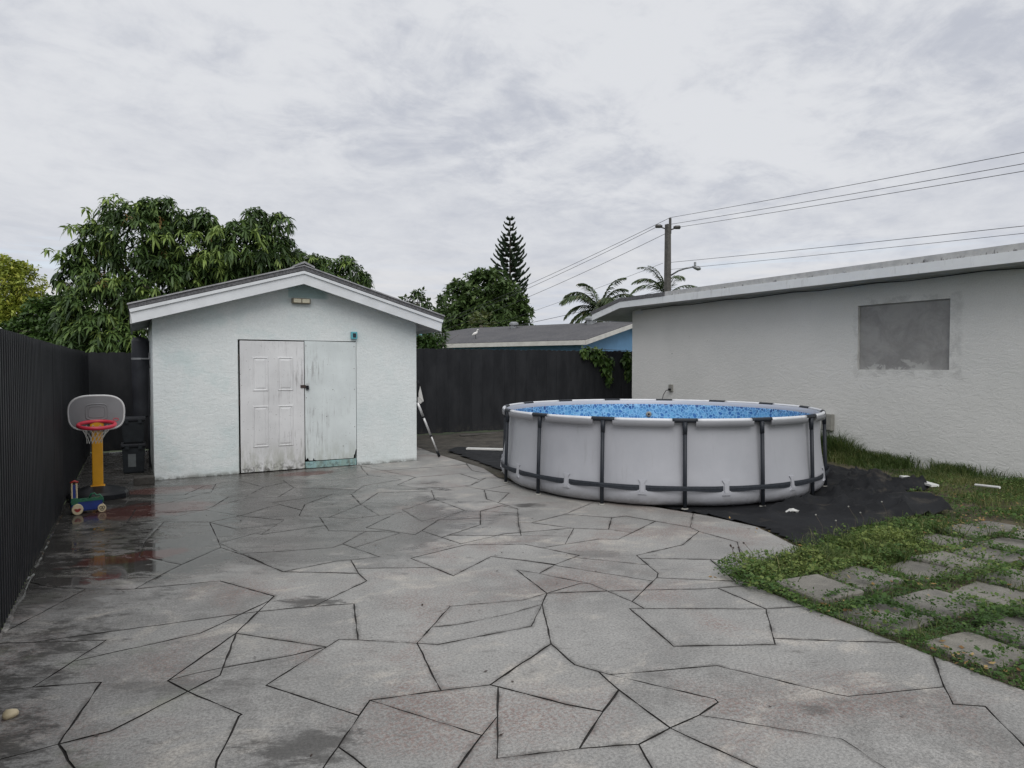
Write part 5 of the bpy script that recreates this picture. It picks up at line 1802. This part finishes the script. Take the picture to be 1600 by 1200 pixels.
# vines hanging over the back fence
vine = empty('creeper_vine', (10.924, 14.360, 1.789))
tag(vine, 'green creeper hanging over the black fence next to the house', 'vine')
vl = [((10.396, 14.360, 1.989), (.17, .07, .12)), ((10.802, 14.340, 1.856), (.26, .08, .22)), ((11.117, 14.330, 1.583), (.20, .07, .30)), ((11.793, 14.350, 1.793), (.17, .08, .20)), ((11.862, 14.350, 1.441), (.10, .06, .22)), ((11.170, 14.340, 1.237), (.10, .05, .12)), ((10.709, 14.500, 2.012), (.3, .1, .1))]
C, Dn, _ = lobe_points(vl, 300, .4, -1)
crown(vine, [whorls(C, unit(Dn + [0, -.9, .5]), 4, .13, .75, np.clip(rng.normal(.5, .22, len(C)), 0, 1), (40, 100), (.3, .9))], M['hedge_leaf'], 'leaves')
bm = bmesh.new()
for a, b in (((10.725, 14.380, 2.044), (11.267, 14.380, 1.096)), ((11.046, 14.380, 2.048), (11.157, 14.380, 1.358)), ((11.771, 14.380, 2.057), (11.911, 14.380, 1.229)), ((10.307, 14.380, 2.039), (11.929, 14.380, 2.006))):
    a, b = Vector(a), Vector(b)
    tube([a, a.lerp(b, .5) + Vector((random.uniform(-.1, .1), -.03, 0)), b], .007, 5, bm)
obj('stems', bm, M['bark'], vine)

# ------------------------------------------------------------------ conifer with tiers of upswept branches
pb = Vector((36.843, 65.294, -0.090))
ptop = Vector((37.099, 65.745, 18.108))
pine = empty('norfolk_pine', pb)
tag(pine, 'tall narrow conifer with layered upswept branches behind the round tree', 'tree')
obj('trunk', tube([pb, pb.lerp(ptop, .5), ptop], [.30, .17, .02], 8), M['bark'], pine)
H_ = ptop.z - pb.z
Pl, Dl, Ll = [], [], []
bm = bmesh.new()
tiers = 24
for i in range(tiers):
    f = i / (tiers - 1)
    z = ptop.z - H_ * .72 * (1 - f) ** 1.0 - .25
    env = min(1.0, (1 - f) * 2.3 + .09)
    Lr = (0.35 + 1.75 * env) * random.uniform(.9, 1.08)
    nb = 7 if f < .8 else 5
    for j in range(nb):
        a = j * 2 * math.pi / nb + i * .7 + random.uniform(-.15, .15)
        L_ = Lr * random.uniform(.75, 1.08)
        o3 = Vector((math.cos(a), math.sin(a), 0))
        c = Vector((pb.x, pb.y, z))
        pts = []
        for s in range(9):
            u = s / 8
            pts.append(c + o3 * (L_ * (u ** .9)) + Vector((0, 0, L_ * (-.22 * u + .52 * u ** 2.6))))
        tube(pts, [.035 * (1 - u / 9) for u in range(9)], 4, bm)
        for s in range(2, 9):
            d0 = (pts[s] - pts[s - 1]).normalized()
            for side in (-1, 1):
                sd = Vector((-o3.y, o3.x, 0)) * side
                for rep in range(7):
                    Pl.append(pts[s - 1].lerp(pts[s], random.random()))
                    Dl.append(d0 * random.uniform(.5, 1.0) + sd * random.uniform(.05, .45) + Vector((0, 0, random.uniform(.25, .9))))
                    Ll.append((.42 + .12 * random.random()) * (0.65 if f > .85 else 1))
obj('branches', bm, M['bark'], pine)
Pl, Dl, Ll = np.array(Pl), np.array(Dl), np.array(Ll)
crown(pine, [leaves(Pl, Dl, Ll, Ll * .34, -.12, np.clip(rng.normal(.4, .2, len(Pl)), 0, 1))], M['pine_leaf'])


# ------------------------------------------------------------------ palms
def palm(name, label, base, head, fronds, L, m, trad=.14, group=None, dead=0, cat='palm tree', leaflet=.62, nl=26):
    t = empty(name, base)
    tag(t, label, cat, group)
    base, head = Vector(base), Vector(head)
    obj('trunk', tube([base, base.lerp(head, .5) + Vector((.08, .05, 0)), head], [trad * 1.2, trad, trad * .8], 10), M['palm_bark'], t, smooth=True)
    for i, (az, el) in enumerate(fronds):
        az, el = R(az), R(el)
        d = Vector((math.cos(az) * math.cos(el), math.sin(az) * math.cos(el), math.sin(el)))
        LL = L * random.uniform(.85, 1.1)
        pts = [head.copy()]
        v = d.copy()
        for s in range(12):
            v = (v + Vector((0, 0, -.105 - .012 * s))).normalized()
            pts.append(pts[-1] + v * LL / 12)
        bm = tube(pts, [.030 * (1 - s / 14) + .004 for s in range(13)], 5)
        fr = obj('frond', bm, m, t)
        P, D, Ln = [], [], []
        for s in range(nl):
            u = .10 + .9 * s / nl
            q = u * 12
            k = min(int(q), 11)
            p = pts[k].lerp(pts[k + 1], q - k)
            tg = (pts[k + 1] - pts[k]).normalized()
            sd = tg.cross(Vector((0, 0, 1)))
            if sd.length < .1:
                sd = Vector((1, 0, 0))
            sd.normalize()
            for side in (-1, 1):
                P.append(p)
                D.append(tg * .75 + sd * side * random.uniform(.6, .95) + Vector((0, 0, random.uniform(-.25, .15))))
                Ln.append(leaflet * (math.sin(math.pi * (u * .85 + .12)) * .9 + .15) * random.uniform(.85, 1.1))
        Ln = np.array(Ln)
        isdead = i < dead
        V, F, T = leaves(np.array(P), np.array(D), Ln, .062, .42 if not isdead else .9, np.clip(rng.normal(1.0 if isdead else .38, .04 if isdead else .17, len(P)), 0, 1))
        lf = fast_mesh('leaflets', V, F, m, T, fr)
        lf['kind'] = 'stuff'
    return t


# azimuths: 0 = +X; the view runs towards roughly 60 deg, so -30 is to the right and 150 to the left
hd1 = (18.294, 24.202, 4.022)
palm('coconut_palm', 'coconut palm with arching fronds behind the left end of the house roof', (18.173, 24.165, -0.090), hd1,
     [(-28, 36), (-30, 22), (150, 40), (146, 22), (155, 5), (100, 75), (-28, 60), (-30, 72), (-20, 50), (60, 55), (-110, 50), (-130, 25), (120, 64), (-50, 78), (175, 55), (240, 30), (-30, 45), (148, 58), (150, -20)], 2.05, M['palm_leaf'], .15, dead=2, leaflet=.62, nl=58)
hd2 = (29.312, 31.812, 6.000)
palm('feather_palm', 'pale feathery palm seen behind the utility pole', (29.235, 31.677, -0.090), hd2,
     [(-30, 28), (-35, 48), (150, 62), (140, 75), (-25, 14), (155, 50), (60, 60), (-110, 60), (-60, 30), (150, 80), (140, 66), (-30, 20)], 2.7, M['palm_leaf'], .16, leaflet=.7, nl=56)
hd3 = (16.374, 32.188, 3.780)
fp = empty('fan_palm', (16.330, 32.110, -0.090))
tag(fp, 'small yellowish fan palm in front of the round tree', 'palm tree')
obj('trunk', tube([Vector((16.330, 32.110, -0.090)), Vector(hd3)], [.12, .10], 8), M['palm_bark'], fp)
Pf, Df = [], []
for i in range(26):
    a, e = random.uniform(0, 6.28), random.uniform(-.2, 1.2)
    d = Vector((math.cos(a) * math.cos(e), math.sin(a) * math.cos(e), math.sin(e)))
    c = Vector(hd3) + d * random.uniform(.35, .65)
    s1 = d.cross(Vector((0, 0, 1))).normalized()
    s2 = s1.cross(d)
    for j in range(13):
        b = -1.5 + 3.0 * j / 12
        Pf.append(c)
        Df.append(d * math.cos(b) + s1 * math.sin(b) + s2 * .15)
crown(fp, [leaves(np.array(Pf), np.array(Df), rng.uniform(.35, .55, len(Pf)), .075, .25, np.clip(rng.normal(.55, .2, len(Pf)), 0, 1))], M['fan_leaf'])

# ------------------------------------------------------------------ neighbour house over the back fence
nb = empty('neighbour_house', (13.0, 17.96, -.09))
tag(nb, 'low neighbouring house with grey shingle roof and blue gable wall', 'house')
C0, U_, V_ = Vector((13.0, 17.96, 0)), Vector((-.39, .92, 0)), Vector((.92, .39, 0))


def hpt(u, v, z):
    return C0 + U_ * u + V_ * v + Vector((0, 0, z))


EZ, RZ_ = 2.455, 3.30
bm = bmesh.new()
tp = [hpt(0, 0, EZ), hpt(12, 0, EZ), hpt(8.5, 4, RZ_), hpt(0, 4, RZ_), hpt(0, 8, EZ), hpt(12, 8, EZ)]
bt = [p - Vector((0, 0, .06)) for p in tp]
a = [bm.verts.new(p) for p in tp]
b = [bm.verts.new(p) for p in bt]
for f in ((0, 3, 2, 1), (3, 4, 5, 2), (1, 2, 5)):
    bm.faces.new([a[i] for i in f])
    bm.faces.new([b[i] for i in f[::-1]])
for i, j in ((0, 1), (1, 5), (5, 4), (4, 3), (3, 0)):
    bm.faces.new((a[i], a[j], b[j], b[i]))
nroof = obj('roof', bm, M['far_shingle'], nb)


def slat(p0, p1, h, th, m, name, par, out_v):
    bm = bmesh.new()
    o_ = out_v * th
    q = [p0, p1, p1 - Vector((0, 0, h)), p0 - Vector((0, 0, h))]
    a = [bm.verts.new(p) for p in q]
    b = [bm.verts.new(p + o_) for p in q]
    bm.faces.new(a)
    bm.faces.new(b[::-1])
    for i in range(4):
        bm.faces.new((a[i], b[i], b[(i + 1) % 4], a[(i + 1) % 4]))
    return obj(name, bm, m, par)


dz = Vector((0, 0, -.02))
slat(hpt(0, -.002, EZ) + dz, hpt(12, -.002, EZ) + dz, .15, .03, M['cream_fascia'], 'eave_fascia', nroof, -V_)
slat(hpt(-.002, 0, EZ) + dz, hpt(-.002, 4, RZ_) + dz, .15, .03, M['cream_fascia'], 'rake_fascia', nroof, -U_)
slat(hpt(-.002, 4, RZ_) + dz, hpt(-.002, 8, EZ) + dz, .15, .03, M['cream_fascia'], 'rake_fascia', nroof, -U_)
bm = bmesh.new()
w = [hpt(.45, .45, -.09), hpt(11.4, .45, -.09), hpt(11.4, 7.55, -.09), hpt(.45, 7.55, -.09)]
wt = [Vector((p.x, p.y, EZ - .02)) for p in w]
a = [bm.verts.new(p) for p in w]
b = [bm.verts.new(p) for p in wt]
pk_ = bm.verts.new(hpt(.45, 4, RZ_ - .08))
for i in range(3):
    bm.faces.new((a[i], a[i + 1], b[i + 1], b[i]))
bm.faces.new((a[3], a[0], b[0], pk_, b[3]))
obj('wall', bm, M['blue_wall'], nb)
for (vx, vy, vz), r in (((13.99, 24.46, 3.17), .13), ((15.6, 21.2, 3.24), .17)):
    v_ = obj('roof_vent', lathe([(r, vz - .08), (r, vz + .12), (r * 1.5, vz + .13), (r * 1.5, vz + .20), (r * .9, vz + .27)], 16, (vx, vy)), M['pole_metal'], nroof)

# a turquoise roof further off
tq = empty('turquoise_roofed_house', (18.381, 41.292, -0.090))
tag(tq, 'distant house with a pale turquoise roof glimpsed beside the shed', 'house')
c = Vector((18.124, 41.540, 3.503))
bm = bmesh.new()
ux, uy = Vector((.8695, -.494, 0)), Vector((.494, .8695, 0))
zt = c.z
pts = [c - ux * 6, c + ux * 1.4, c + ux * 1.1 + uy * 3 + Vector((0, 0, .42)), c - ux * 5.6 + uy * 3 + Vector((0, 0, .42))]
a = [bm.verts.new(p) for p in pts]
b = [bm.verts.new(p - Vector((0, 0, .12))) for p in pts]
bm.faces.new(a)
bm.faces.new(b[::-1])
for i in range(4):
    bm.faces.new((a[i], b[i], b[(i + 1) % 4], a[(i + 1) % 4]))
obj('roof', bm, M['turquoise'], tq)
bm = bmesh.new()
pts = [c - ux * 5.6 + uy * .3, c + ux * 1.0 + uy * .3, c + ux * 1.0 + uy * 3, c - ux * 5.6 + uy * 3]
a = [bm.verts.new((p.x, p.y, -.09)) for p in pts]
b = [bm.verts.new((p.x, p.y, zt - .08 + (.40 if i > 1 else 0))) for i, p in enumerate(pts)]
for i in range(4):
    bm.faces.new((a[i], a[(i + 1) % 4], b[(i + 1) % 4], b[i]))
bm.faces.new(b)
obj('wall', bm, M['grey_wall'], tq)

# white egret standing on the neighbour roof
bd = Vector((11.60, 23.30, 2.455 + .845 * (0.8 / 4) + .02))
egret = empty('white_bird', bd)
tag(egret, 'white wading bird standing on the grey neighbour roof', 'bird')
bm = bmesh.new()
tube([bd + Vector(p) for p in ((-.13, .05, .13), (-.09, .03, .155), (-.03, .01, .19), (.03, -.01, .22), (.06, -.02, .265), (.055, -.02, .31), (.075, -.028, .345), (.10, -.035, .345), (.15, -.05, .335))],
     [.008, .035, .058, .052, .028, .019, .022, .016, .003], 10, bm)
obj('body', bm, M['bird_white'], egret, smooth=True)
for s in (-1, 1):
    obj('leg', tube([bd + Vector((-.01, s * .02, .15)), bd + Vector((.005, s * .02, .08)), bd + Vector((0, s * .02, 0)), bd + Vector((.04, s * .02, -.003))], .006, 5), M['black_plastic'], egret)

# ------------------------------------------------------------------ utility pole, street lamp, wires
pz = Vector((25.059, 27.152, -0.090))
ptp = Vector((25.177, 27.360, 9.178))
up_ = empty('utility_pole', pz)
tag(up_, 'square concrete utility pole rising behind the house roof', 'utility pole')
rx = Vector((.8695, -.494, 0))
bm = bmesh.new()
rg = []
for p, w in ((pz, .17), (Vector((pz.x, pz.y, ptp.z)), .115)):
    rg.append([bm.verts.new(p + Vector((sx * w, sy * w, 0))) for sx, sy in ((-1, -1), (1, -1), (1, 1), (-1, 1))])
for j in range(4):
    bm.faces.new((rg[0][j], rg[0][(j + 1) % 4], rg[1][(j + 1) % 4], rg[1][j]))
bm.faces.new(rg[1])
obj('shaft', bm, M['pole_concrete'], up_)
pt = Vector((pz.x, pz.y, ptp.z))
obj('top_pin', tube([pt + rx * .12 - Vector((0, 0, .5)), pt + rx * .12 + Vector((0, 0, .33))], .07, 8), M['insulator'], up_)
ins = [pt + rx * .12 + Vector((0, 0, .36))]
for s, dzv in ((-1, -.10), (1, -.16)):
    e = pt + rx * s * .52 + Vector((0, 0, dzv))
    arm = obj('arm', tube([pt + rx * s * .1 + Vector((0, 0, dzv - .15)), e], .035, 6), M['insulator'], up_)
    obj('insulator', tube([e - rx * s * .22, e - rx * s * .12, e + rx * s * .12, e + rx * s * .16], [.05, .10, .10, .04], 8), M['insulator'], arm, smooth=True)
    ins.append(e)
sl0, sl1, sl2 = Vector((25.290, 27.208, 6.444)), Vector((25.728, 26.510, 6.784)), Vector((25.940, 26.161, 6.840))
lm = obj('lamp_arm', tube([sl0, sl0.lerp(sl1, .55) + Vector((0, 0, .06)), sl1, sl2], .045, 8), M['pole_metal'], up_, smooth=True)
h2 = Vector((26.219, 25.883, 6.706))
obj('lamp_head', tube([sl2 - (h2 - sl2) * .1, sl2.lerp(h2, .3), sl2.lerp(h2, .7), h2], [.05, .10, .125, .05], 10), M['pole_metal'], lm, smooth=True)
obj('photocell', tube([sl2.lerp(h2, .25) + Vector((0, 0, .1)), sl2.lerp(h2, .25) + Vector((0, 0, .28))], .06, 8), M['pole_metal'], lm)


def wire(p0, p1, sag, label, r=.011):
    p0, p1 = Vector(p0), Vector(p1)
    pts = [p0.lerp(p1, t) - Vector((0, 0, sag * 4 * t * (1 - t))) for t in np.linspace(0, 1, 17)]
    o = obj('power_line', tube(pts, r, 5), M['wire'], smooth=True)
    tag(o, label, 'wire', 'power lines strung from the concrete pole')


EXT = [(23.777, 8.566, 8.247), (23.772, 8.558, 7.900), (23.769, 8.553, 7.672)]
names = ('highest', 'second highest', 'third highest')
for e, a, nm in zip(EXT, (ins[0], pt + rx * .13, ins[2]), names):
    wire(a, Vector(a).lerp(Vector(e), 2.4), .22, nm + ' of the wires running right from the concrete pole top')
wire(Vector((25.330, 27.209, 7.171)), Vector((25.330, 27.209, 7.171)).lerp(Vector((24.995, 8.959, 6.175)), 2.4), .18, 'upper of the two low wires running right from the concrete pole')
wire(Vector((25.325, 27.200, 6.790)), Vector((25.325, 27.200, 6.790)).lerp(Vector((24.992, 8.953, 5.954)), 2.4), .18, 'lower of the two low wires running right from the concrete pole', .009)
wire(ins[0], (20.940, 54.927, 4.443), .3, 'upper of the close pair of wires falling left from the pole top', .013)
wire(ins[1], (20.937, 54.921, 4.220), .35, 'lower of the close pair of wires falling left from the pole top', .013)
wire(pt - rx * .14 + Vector((0, 0, -.5)), (20.930, 54.909, 3.718), .4, 'third wire falling left from below the pole top', .013)
wire(Vector((24.968, 27.413, 7.136)), (20.921, 54.893, 3.049), .3, 'faint low wire running left from the middle of the pole', .009)
wire(Vector((24.949, 27.379, 5.718)), (13.9, 24.3, 3.25), .1, 'service wire from the pole down to the neighbour roof', .010)

# ------------------------------------------------------------------ grass and weeds
def paver_dist(x, y):
    d = np.full(x.shape, 9.0)
    for px_, py_ in pav:
        d = np.minimum(d, np.maximum(np.abs(x - px_) - .205, np.abs(y - py_) - .178))
    return d


# creeping weeds: many small leaves in uneven cushions
n = 560000
x, y = rng.uniform(3.55, 10.7, n), rng.uniform(-1.45, 5.6, n)
edge_x = np.where(y > 3.60, 5.1, 3.87)
tip = np.exp(-(((x - 4.14) / .24) ** 2 + ((y - 3.50) / .20) ** 2))           # tongue spilling over the concrete
bedm = inside(x, y, TARP)
pat = inside(x, y, PATIO)
dp = paver_dist(x, y)
cl = vnoise(x, y, 1.7, 31) * .6 + vnoise(x, y, 5.0, 32) * .4
dens = np.clip((cl - .31) * 3.4, 0, 1)
main = np.exp(-(((x - 5.4 - (y - 3.4) * .6) / 1.25) ** 2 + ((y - 3.42) / .34) ** 2))
dens = np.maximum(np.maximum(dens * .85, main * 1.2), np.where((x < 7.2) & (y < 3.7), .22 + .5 * vnoise(x, y, 4.0, 53), 0))
dens *= np.where(x > 7.6, .45, 1)
over = np.clip((dp + .02 + .22 * (vnoise(x, y, 3.0, 33) - .36)) / .06, 0, 1)
keep = rng.random(n) < dens * np.where(dp < 0, over, 1)
spill = (vnoise(x, y, 4.0, 36) - .35) * .16 + .02
ok = (~pat) | (tip > .32) | ((x > 3.86 - spill) & (y < 3.62)) | ((y > 3.6) & (y < 3.64 + spill) & (x > 3.95) & (x < 5.3))
fringe = bedm & (rng.random(n) < .10 + .75 * np.clip(1 - (y - 3.72 - .12 * vnoise(x, y, 3, 37)) / .16, 0, 1)) & (y < 4.15)
keep &= ok & ((~bedm) | fringe) & (y < 4.6 + .5 * (x > 7.5))
x, y = x[keep], y[keep]
cush = vnoise(x, y, 3.2, 34) * .6 + vnoise(x, y, 9, 35) * .4
tipk = np.exp(-(((x - 4.05) / .30) ** 2 + ((y - 3.50) / .22) ** 2))
maink = np.exp(-(((x - 5.4 - (y - 3.4) * .6) / 1.25) ** 2 + ((y - 3.42) / .34) ** 2))
hgt = (.018 + .15 * cush ** 2.0 + .06 * maink * cush * 1.6 + .04 * tipk)
onp = paver_dist(x, y) < 0
gz = np.where(onp, .022, np.where(inside(x, y, PATIO), .004, -.03)) 
zz = gz + hgt * rng.random(len(x)) ** .55
P = np.stack([x, y, zz], -1)
D = rand_dirs(len(x))
D[:, 2] = np.abs(D[:, 2]) * .8 + .08
L_ = rng.uniform(.013, .034, len(x)) * (1 + .9 * (rng.random(len(x)) < .10)) * (1 + .2 * maink)
tintw = np.clip(.18 + .42 * vnoise(x, y, 2.6, 38) + rng.normal(0, .15, len(x)) + .25 * (zz - gz) / .12 + .18 * maink, 0, 1)
parts_w = [leaves(P, D, L_, L_ * rng.uniform(.45, .75, len(x)), .25, tintw)]
V, F, T = join(parts_w)
tag(fast_mesh('creeping_weeds', V, F, M['weed_leaf'], T), 'low creeping green weeds between pavers and patio edge', 'weeds', kind='stuff')


def blades(x, y, z0, h, lean, w, tint):
    n = len(x)
    a = rng.uniform(0, 6.28, n)
    ln = lean * rng.uniform(.3, 1.2, n)
    dx_, dy_ = np.cos(a) * ln * h, np.sin(a) * ln * h
    s = rng.uniform(0, 6.28, n)
    wx, wy = np.cos(s) * w / 2, np.sin(s) * w / 2
    b0 = np.stack([x - wx, y - wy, z0], -1)
    b1 = np.stack([x + wx, y + wy, z0], -1)
    m0 = np.stack([x - wx * .8 + dx_ * .35, y - wy * .8 + dy_ * .35, z0 + h * .62], -1)
    m1 = np.stack([x + wx * .8 + dx_ * .35, y + wy * .8 + dy_ * .35, z0 + h * .62], -1)
    t = np.stack([x + dx_, y + dy_, z0 + h * (1 - .35 * ln)], -1)
    V = np.stack([b0, b1, m0, m1, t], 1).reshape(-1, 3)
    b = (np.arange(n) * 5)[:, None]
    F = np.concatenate([b + [0, 1, 3], b + [0, 3, 2], b + [2, 3, 4]], 1).reshape(-1, 3)
    return V, F, np.repeat(tint, 5)


# taller grass along the house wall
n = 74000
y = rng.uniform(-1.45, 12.6, n)
wd = .25 + .95 * np.clip((6.6 - y) / 2.6, 0, 1)
x = 10.78 - rng.random(n) ** 1.2 * (wd + .55 * rng.random(n))
k = (rng.random(n) < np.clip((vnoise(x, y, 2.4, 41) - .18) * 2.2, .06, 1)) & ~(inside(x, y, TARP))
x, y = x[k], y[k]
nearw = np.clip(1 - (10.78 - x) / .75, 0, 1)
h = (.05 + .20 * nearw * vnoise(x, y, 1.5, 42) + .10 * vnoise(x, y, 5, 43) * nearw + .05 * rng.random(len(x))) * rng.uniform(.6, 1.25, len(x))
h *= 1 + .75 * np.exp(-((y - 7.4) / .7) ** 2)
pg = blades(x, y, np.full(len(x), -.04), h, .75, rng.uniform(.005, .010, len(x)), np.clip(.25 + .3 * vnoise(x, y, 2, 44) + rng.normal(0, .16, len(x)) + .35 * (1 - nearw) * vnoise(x, y, 1.4, 45), 0, 1))
# thinner grass over the rest of the bed
n = 88000
x, y = rng.uniform(3.8, 10.4, n), rng.uniform(-1.45, 5.6, n)
k = (~inside(x, y, TARP)) & (~inside(x, y, PATIO)) & (paver_dist(x, y) > .0) & (rng.random(n) < np.clip((vnoise(x, y, 2.0, 46) - .32) * 2.4, 0.05, 1))
x, y = x[k], y[k]
ph_ = blades(x, y, np.full(len(x), -.035), rng.uniform(.04, .14, len(x)), .9, rng.uniform(.003, .006, len(x)), np.clip(.42 + .4 * vnoise(x, y, 1.5, 47) + rng.normal(0, .16, len(x)), 0, 1))
n = 26000
x, y = rng.uniform(4.1, 7.4, n), rng.uniform(3.0, 4.0, n)
mk_ = np.exp(-(((x - 5.4 - (y - 3.4) * .6) / 1.25) ** 2 + ((y - 3.42) / .30) ** 2))
k = (rng.random(n) < mk_ * (.15 + 1.3 * np.clip(vnoise(x, y, 3.5, 51) - .35, 0, 1))) & ~inside(x, y, PATIO) & (paver_dist(x, y) > -.02)
x, y = x[k], y[k]
pm_ = blades(x, y, np.full(len(x), -.03), rng.uniform(.08, .22, len(x)), .8, rng.uniform(.0035, .007, len(x)), np.clip(.5 + rng.normal(0, .2, len(x)), 0, 1))
V, F, T = join([pg, ph_, pm_])
tag(fast_mesh('wild_grass', V, F, M['grass_leaf'], T), 'ragged grass along the foot of the house wall', 'grass', kind='stuff')

# one coarse grass tuft at the right edge, one dark seedling by the wall
V, F, T = blades(rng.normal(4.82, .035, 60), rng.normal(1.86, .035, 60), np.full(60, -.03), rng.uniform(.12, .26, 60), .9, rng.uniform(.006, .012, 60), np.clip(rng.normal(.75, .12, 60), 0, 1))
tag(fast_mesh('grass_tuft', V, F, M['grass_leaf'], T), 'coarse light green grass tuft at the right edge among the pavers', 'grass tuft')
sd = empty('dark_seedling', (10.600, 5.685, -0.110))
tag(sd, 'small dark leaved seedling standing at the foot of the house wall', 'seedling')
c = np.array((10.600, 5.687, 0.009))
C = c + np.array([[.0, 0, .0], [-.08, .08, .0], [.08, -.1, .01], [.14, -.16, -.02], [-.12, .15, -.04]])
crown(sd, [whorls(C, np.tile([0, 0, 1.0], (5, 1)), 6, .10, .5, np.full(5, .1), (50, 100), (.1, .5))], M['hedge_leaf'], 'leaves')
obj('stem', tube([Vector((c[0], c[1], -.04)), Vector(c)], .006, 5), M['bark'], sd)

# thin flowering stalks nodding over the patio edge
for k_, (sx, sy) in enumerate(((4.02, 3.62), (4.10, 3.66), (4.16, 3.60), (4.30, 3.66), (3.99, 3.55), (5.35, 3.78), (5.62, 3.82), (5.95, 3.86), (6.15, 3.9), (6.45, 3.86))):
    st = empty('weed_stalk', (sx, sy, -.02))
    hh = random.uniform(.15, .26)
    e = Vector((sx + random.uniform(-.05, .05), sy + random.uniform(-.03, .07), hh))
    obj('stem', tube([Vector((sx, sy, -.02)), Vector((sx, sy, hh * .6)), e], .0022, 4), M['bark'], st)
    bm = bmesh.new()
    bmesh.ops.create_icosphere(bm, subdivisions=1, radius=.009)
    bmesh.ops.translate(bm, verts=bm.verts, vec=e)
    obj('seed_head', bm, M['rust'] if k_ < 5 else M['box_grey'], st)
    tag(st, ('thin dark weed stalk at the very left tip of the weeds' if k_ == 4 else 'dark seeded weed stalks in a loose bunch near the left tip of the weeds') if k_ < 5 else ('first', 'second', 'third', 'fourth', 'fifth')[k_ - 5] + ' pale weed stalk from the patio end of the black fabric edge', 'weed stalk', 'dark weed stalks' if k_ < 5 else 'pale weed stalks')

# fallen leaves and crumbs
pl_ = []
for cx, cy, sx, sy, n in ((3.98, 2.75, .08, .10, 26), (3.93, 1.90, .05, .14, 26), (6.9, 3.60, .5, .06, 70), (7.6, 3.5, .5, .2, 50), (5.0, 2.7, .9, .5, 50), (5.9, 3.15, .8, .2, 30), (8.6, 4.3, .6, .3, 60), (5.2, 4.2, .12, .3, 30), (5.0, 3.85, .1, .12, 18)):
    x, y = rng.normal(cx, sx, n), rng.normal(cy, sy, n)
    k = ~inside(x, y, PATIO) | (rng.random(n) < .2)
    x, y = x[k], y[k]
    z = np.where(paver_dist(x, y) < 0, .026, np.where(inside(x, y, PATIO), .004, .012))
    D = rand_dirs(len(x))
    D[:, 2] *= .15
    pl_.append(leaves(np.stack([x, y, z], -1), D, rng.uniform(.025, .06, len(x)), rng.uniform(.014, .03, len(x)), -.1, rng.random(len(x))))
V, F, T = join(pl_)
tag(fast_mesh('fallen_leaves', V, F, M['dry_leaf'], T), 'dry tan leaves scattered between the pavers', 'leaves', kind='stuff')
n = 60
x, y = rng.uniform(-.4, 3.6, n), rng.uniform(1.6, 8.5, n)
D = rand_dirs(n)
D[:, 2] *= .1
V, F, T = leaves(np.stack([x, y, np.full(n, .005)], -1), D, rng.uniform(.012, .03, n), rng.uniform(.01, .02, n), -.15, rng.random(n))
tag(fast_mesh('dark_crumbs', V, F, M['rust'], T), 'tiny dark crumbs of debris on the concrete', 'debris', kind='stuff')
